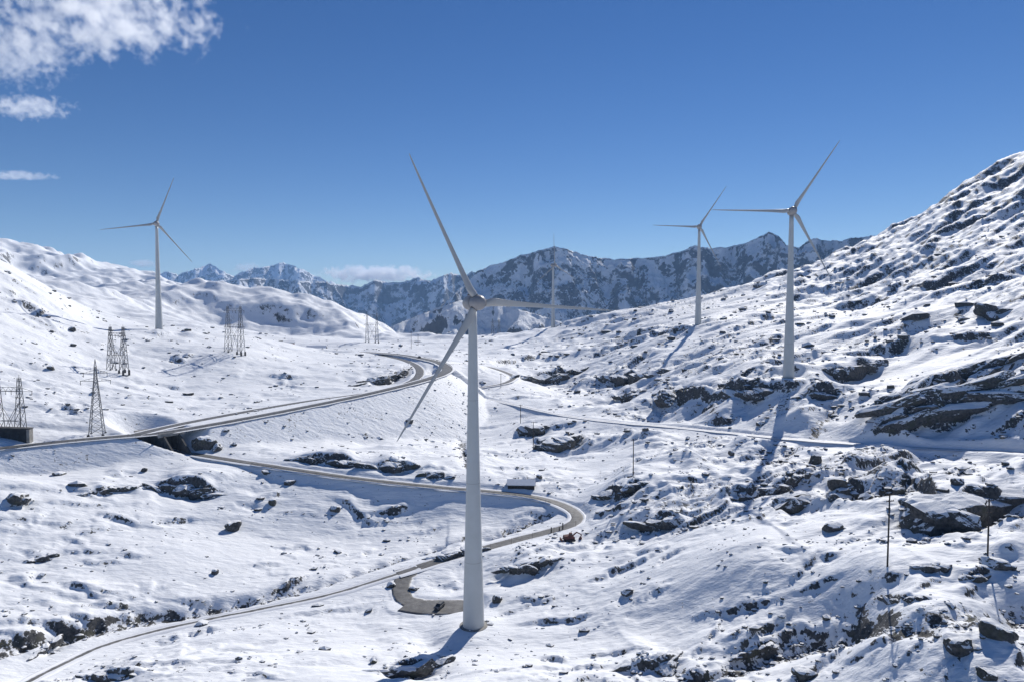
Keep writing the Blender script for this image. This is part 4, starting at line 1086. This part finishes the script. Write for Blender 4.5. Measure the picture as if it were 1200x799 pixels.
# ------------------------------------------------------------------ vehicles and machine
def vehicle_parts():
    L, W = 4.6, 1.86
    low = [(-2.3,0.42),(-2.3,0.95),(-2.2,1.05),(-1.25,1.12),(2.1,1.12),(2.28,1.0),(2.3,0.42),(1.85,0.34),(-1.85,0.34)]
    cab = [(-1.3,1.13),(-0.62,1.74),(1.75,1.74),(2.18,1.13)]
    def ext(pr, w0, w1=None):
        w1 = w1 or w0; n = len(pr); zs = [z for _, z in pr]; lo, hi = min(zs), max(zs)
        wd = [w0+(w1-w0)*(z-lo)/(hi-lo) for z in zs]
        pts = [(x, -w/2, z) for (x, z), w in zip(pr, wd)]+[(x, w/2, z) for (x, z), w in zip(pr, wd)]
        return MB().poly(pts, [tuple(range(n)), tuple(range(2*n-1, n-1, -1))]+[(k, n+k, n+(k+1) % n, (k+1) % n) for k in range(n)])
    wh = MB().lathe([(0.2,-0.12),(0.34,-0.12),(0.36,-0.06),(0.36,0.06),(0.34,0.12),(0.2,0.12)], 20).mesh('wheel')
    rim = MB().lathe([(0.05,-0.135),(0.21,-0.125),(0.21,0.125),(0.05,0.135)], 16).mesh('rim')
    win = MB().box((0,0,0), (1.25,0.03,0.42)).mesh('side_window')
    wsh = MB().poly([(-1.26,-0.75,1.18),(-0.66,-0.66,1.70),(-0.66,0.66,1.70),(-1.26,0.75,1.18),(-1.20,-0.75,1.18),(-0.60,-0.66,1.70),(-0.60,0.66,1.70),(-1.20,0.75,1.18)], [(0,3,2,1),(4,5,6,7),(0,1,5,4),(1,2,6,5),(2,3,7,6),(3,0,4,7)])
    for i_, q_ in enumerate(wsh.v): wsh.v[i_] = (q_[0]-0.06, q_[1], q_[2]+0.02)
    return dict(body=ext(low, W).mesh('body'), cabin=ext(cab, 1.76, 1.40).mesh('cabin'), wheel=wh, rim=rim, win=win, wsh=wsh.mesh('windscreen'),
                roof=MB().box((0.56, 0, 1.765), (2.3, 1.36, 0.05)).mesh('roof'), lamp=MB().box((0,0,0), (0.06,0.34,0.16)).mesh('headlight'))
VP = vehicle_parts()
def car(loc, rz, label, roof_mat):
    t = tag(empty('parked_car', loc, rz), label, 'car', 'cars')
    link('body', VP['body'], M['carpaint'], t); c = link('cabin', VP['cabin'], M['carpaint'], t)
    o = link('roof', VP['roof'], None, t); o.data = VP['roof'].copy(); o.data.materials.clear(); o.data.materials.append(roof_mat)
    link('windscreen', VP['wsh'], M['glass'], c)
    for s_ in (-1, 1):
        for x in (-0.0, 1.25): link('side_window', VP['win'], M['glass'], c, (x, s_*0.80, 1.44), (s_*R(16), 0, 0))
        link('headlight', VP['lamp'], M['lamp'], t, (-2.3, s_*0.68, 0.82))
        for x in (-1.4, 1.4):
            w_ = link('wheel', VP['wheel'], M['tyre'], t, (x, s_*0.86, 0.36), (R(90), 0, 0)); link('rim', VP['rim'], M['steel'], w_)
    return t
ln = ROADS['pad']['line']; p = P(515, 715, 219.6); car((p[0], p[1], ln[:,2].mean()+0.03), R(68), 'dark car with a pale roof on the parking place beside the nearest tower', M['steel'])
L_ = ROADS['outer']['line']; p = P(491, 419.5, 648); i = int(np.argmin(np.hypot(L_[:,0]-p[0], L_[:,1]-p[1]))); dr_ = L_[i+1]-L_[i-1]
car((L_[i,0], L_[i,1], L_[i,2]+0.02), math.atan2(dr_[1], dr_[0]), 'tiny dark car driving on the far bend of the pass road', M['carpaint'])
# red machine by the hairpin
p = on_ground(667, 633); mc = tag(empty('red_machine', p, R(12)), 'rusty red tracked machine with a folded arm, parked below the hairpin bend', 'excavator')
for y in (-1.3, 1.3):
    pr = [(-2.2,0.35),(-1.8,0.0),(1.8,0.0),(2.2,0.35),(2.2,0.65),(1.8,0.95),(-1.8,0.95),(-2.2,0.65)]
    n = len(pr); pts = [(x, y-0.35, z) for x, z in pr]+[(x, y+0.35, z) for x, z in pr]
    tk = MB().poly(pts, [tuple(range(n)), tuple(range(2*n-1, n-1, -1))]+[(k, n+k, n+(k+1) % n, (k+1) % n) for k in range(n)]).build('track', M['tyre'], mc)
    for x in (-1.5, -0.5, 0.5, 1.5): link('roller', VP['rim'], M['rust'], tk, (x, y, 0.45), (R(90), 0, 0))
MB().poly([(-2.3,-1.3,1.0),(2.0,-1.3,1.0),(2.0,1.3,1.0),(-2.3,1.3,1.0),(-2.1,-1.2,2.1),(0.6,-1.2,2.3),(0.6,1.2,2.3),(-2.1,1.2,2.1),(2.0,-1.2,1.5),(2.0,1.2,1.5)], [(3,2,1,0),(4,5,6,7),(0,1,8,5,4),(2,3,7,6,9),(5,8,9,6),(1,2,9,8),(3,0,4,7)]).build('body', M['rust'], mc)
cbn = MB().poly([(-0.2,-1.2,2.1),(1.2,-1.2,1.9),(1.2,0.0,1.9),(-0.2,0.0,2.1),(-0.1,-1.1,3.3),(0.9,-1.1,3.3),(0.9,-0.1,3.3),(-0.1,-0.1,3.3)], [(3,2,1,0),(4,5,6,7),(0,1,5,4),(1,2,6,5),(2,3,7,6),(3,0,4,7)]).build('cab', M['rust'], mc)
bx((0.45, -1.19, 2.75), (0.7, 0.04, 0.6)).build('pane', M['glass'], cbn)
MB().bar((1.4, 0.5, 1.6), (3.2, 0.5, 3.0), 0.55, 0.45).bar((3.2, 0.5, 3.0), (5.2, 0.5, 1.9), 0.45, 0.4).build('boom', M['rust'], mc)
MB().bar((5.2, 0.5, 1.9), (4.7, 0.5, 0.7), 0.4, 0.3).build('dipper_arm', M['rust'], mc)
MB().poly([(4.2,-0.1,0.1),(5.1,-0.1,0.0),(5.3,-0.1,0.9),(4.5,-0.1,0.8),(4.2,1.1,0.1),(5.1,1.1,0.0),(5.3,1.1,0.9),(4.5,1.1,0.8)], [(0,1,2,3),(7,6,5,4),(0,4,5,1),(1,5,6,2),(2,6,7,3),(3,7,4,0)]).build('bucket', M['rust'], mc)
MB().box((-3.3, 0, 0.6), (0.3, 3.2, 1.1)).bar((-3.2, -0.9, 0.6), (-2.0, -0.9, 0.7), 0.2).bar((-3.2, 0.9, 0.6), (-2.0, 0.9, 0.7), 0.2).build('dozer_blade', M['rust'], mc)

# ------------------------------------------------------------------ posts and rails
def side_line(key, off, i0, i1):
    L = ROADS[key]['line'][i0:i1]; t = np.gradient(L[:,:2], axis=0); t /= np.linalg.norm(t, axis=1, keepdims=True)
    q_ = L.copy(); q_[:,0] += -t[:,1]*off; q_[:,1] += t[:,0]*off; return q_
def guardrail(key, off, i0, i1, label, hgt=0.75, mat='steel'):
    q_ = side_line(key, off, i0, i1); c = q_[0].copy(); m = MB(); pm = MB()
    for k in range(len(q_)-1):
        a = q_[k]-c; b = q_[k+1]-c
        m.bar((a[0], a[1], a[2]+hgt), (b[0], b[1], b[2]+hgt), 0.28)
        pm.bar((a[0], a[1], a[2]-1.2), (a[0], a[1], a[2]+hgt), 0.14)
    t = tag(empty('guardrail', c), label, 'guardrail', 'roadside guardrails')
    m.build('rail', M['steel'], t); tag(pm.build('posts', M['steel'], t), kind='stuff')
nO = len(ROADS['outer']['line'])
guardrail('outer', -4.25, 4, int(nO*0.62), 'steel guardrail along the valley side of the pass road')
Ll = ROADS['lower']['line']; ia = int(np.argmin(np.hypot(Ll[:,0]-P(300,543,331)[0], Ll[:,1]-331))); ib = int(np.argmin(np.hypot(Ll[:,0]-P(655,590,304)[0], Ll[:,1]-304)))
guardrail('lower', -2.9, ia, ib, 'low dark guardrail along the service road above the hairpin')
for k, (u, v, hp, lab) in enumerate([(646,624,7,'leftmost of three stout dark posts beside the road below the hairpin'),(655.5,622,5,'middle and shortest of three stout dark posts below the hairpin'),(659.5,620,8,'right and tallest of three stout dark posts below the hairpin')]):
    p = on_ground(u, v, H); hh = hp/FPX*p[1]
    t = tag(empty('roadside_post', p), lab, 'post', 'stout roadside posts')
    MB().lathe([(0.27, -0.8), (0.25, hh*0.9), (0.16, hh)], 10).build('post', M['wood'], t); MB().lathe([(0.285, hh*0.62), (0.285, hh*0.78)], 10, cap=False).build('band', M['steel'], t)
SN = MB().lathe([(0.05, -0.8), (0.045, 2.6), (0.02, 2.64)], 8).mesh('pole'); SB = MB().lathe([(0.058, 2.0), (0.058, 2.35)], 8, cap=False).mesh('band')
q_ = side_line('lower', 3.2, 0, len(Ll)); uu = [i for i in range(len(q_)) if 250 < q_[i,1] < 279 and i > ib][::3]
q2 = side_line('lower', -3.2, 0, len(Ll))
for j, i in enumerate(uu[:10]):
    t = tag(empty('snow_pole', (q_[i,0], q_[i,1], q_[i,2])), 'thin snow pole on the service road edge, %s from the three stout posts' % ['first', 'second', 'third', 'fourth', 'fifth', 'sixth', 'seventh', 'eighth', 'ninth', 'tenth'][j], 'snow pole', 'snow poles along the service road')
    link('pole', SN, M['wood'], t); link('band', SB, M['rust'], t)

# ------------------------------------------------------------------ clouds and air
def cloud(u, v, d, sx, sy, sz, dens, thr, scale, label, seed):
    m = bpy.data.materials.new('cloud_vapour'); m.use_nodes = True; nt = m.node_tree
    nt.nodes.remove(nt.nodes['Principled BSDF']); out = nt.nodes['Material Output']
    tc = N(nt, 'TexCoord'); ob = tc.outputs['Object']
    ln_ = N(nt, 'VectorMath', operation='LENGTH'); nt.links.new(ob, ln_.inputs[0])
    mp = N(nt, 'Mapping'); mp.inputs['Scale'].default_value = (scale*sx/sy, scale, scale*sz/sy); mp.inputs['Location'].default_value = (seed*3.7, seed*1.3, seed*5.1)
    nt.links.new(ob, mp.inputs['Vector'])
    nz_ = noise(nt, mp.outputs[0], 1.0, 6, 0.56)
    f_ = math_n(nt, 'SUBTRACT', nz_, math_n(nt, 'MULTIPLY', math_n(nt, 'POWER', ln_.outputs['Value'], 2.0), 0.34))
    dn_ = ramp(nt, f_, thr, thr+0.16, 0.0, dens)
    pv = N(nt, 'VolumePrincipled'); pv.inputs['Color'].default_value = (0.98, 0.985, 1.0, 1); pv.inputs['Anisotropy'].default_value = 0.45
    nt.links.new(dn_, pv.inputs['Density']); nt.links.new(pv.outputs[0], out.inputs['Volume'])
    bm = bmesh.new(); bmesh.ops.create_icosphere(bm, subdivisions=3, radius=1.0); me = bpy.data.meshes.new('cloud'); bm.to_mesh(me); bm.free()
    p = P(u, v, d); o = link('cloud', me, m, loc=p); o.scale = (sx, sy, sz)
    return tag(o, label, 'cloud', 'clouds in the sky')
cloud(120, 22, 3500, 860, 480, 260, 0.014, 0.435, 5.0, 'big white cloud in the upper left corner', 1)
cloud(18, 62, 3500, 430, 260, 240, 0.009, 0.41, 4.4, 'ragged cloud at the left edge below the big one', 2)
cloud(32, 126, 3800, 340, 180, 85, 0.010, 0.375, 4.4, 'small flat white cloud at the left edge', 3)
cloud(22, 206, 5500, 380, 180, 40, 0.005, 0.31, 2.6, 'thin streak of cloud at the left edge above the hills', 4)
cloud(440, 322, 30000, 3300, 1400, 560, 0.0045, 0.36, 4.0, 'long white cloud lying behind the middle mountains', 5)
cloud(168, 309, 30000, 800, 500, 220, 0.002, 0.31, 2.2, 'tiny cloud behind the left turbine tower', 6)
cloud(290, 314, 31000, 900, 500, 300, 0.0014, 0.31, 2.2, 'faint cloud between the far jagged peaks', 7)
SC.cycles.volume_step_rate = 1.0; SC.cycles.volume_max_steps = 256; SC.cycles.volume_bounces = 6
hm = bpy.data.materials.new('mountain_air'); hm.use_nodes = True; nt = hm.node_tree; nt.nodes.remove(nt.nodes['Principled BSDF'])
pv = N(nt, 'VolumePrincipled'); pv.inputs['Color'].default_value = (0.34, 0.60, 1.0, 1); pv.inputs['Density'].default_value = HAZE; pv.inputs['Anisotropy'].default_value = 0.0
nt.links.new(pv.outputs[0], nt.nodes['Material Output'].inputs['Volume'])
tag(MB().box((0, 0, (-332+940)/2), (28300, 28300, 1272)).build('haze', hm), 'thin blue mountain air', kind='stuff')
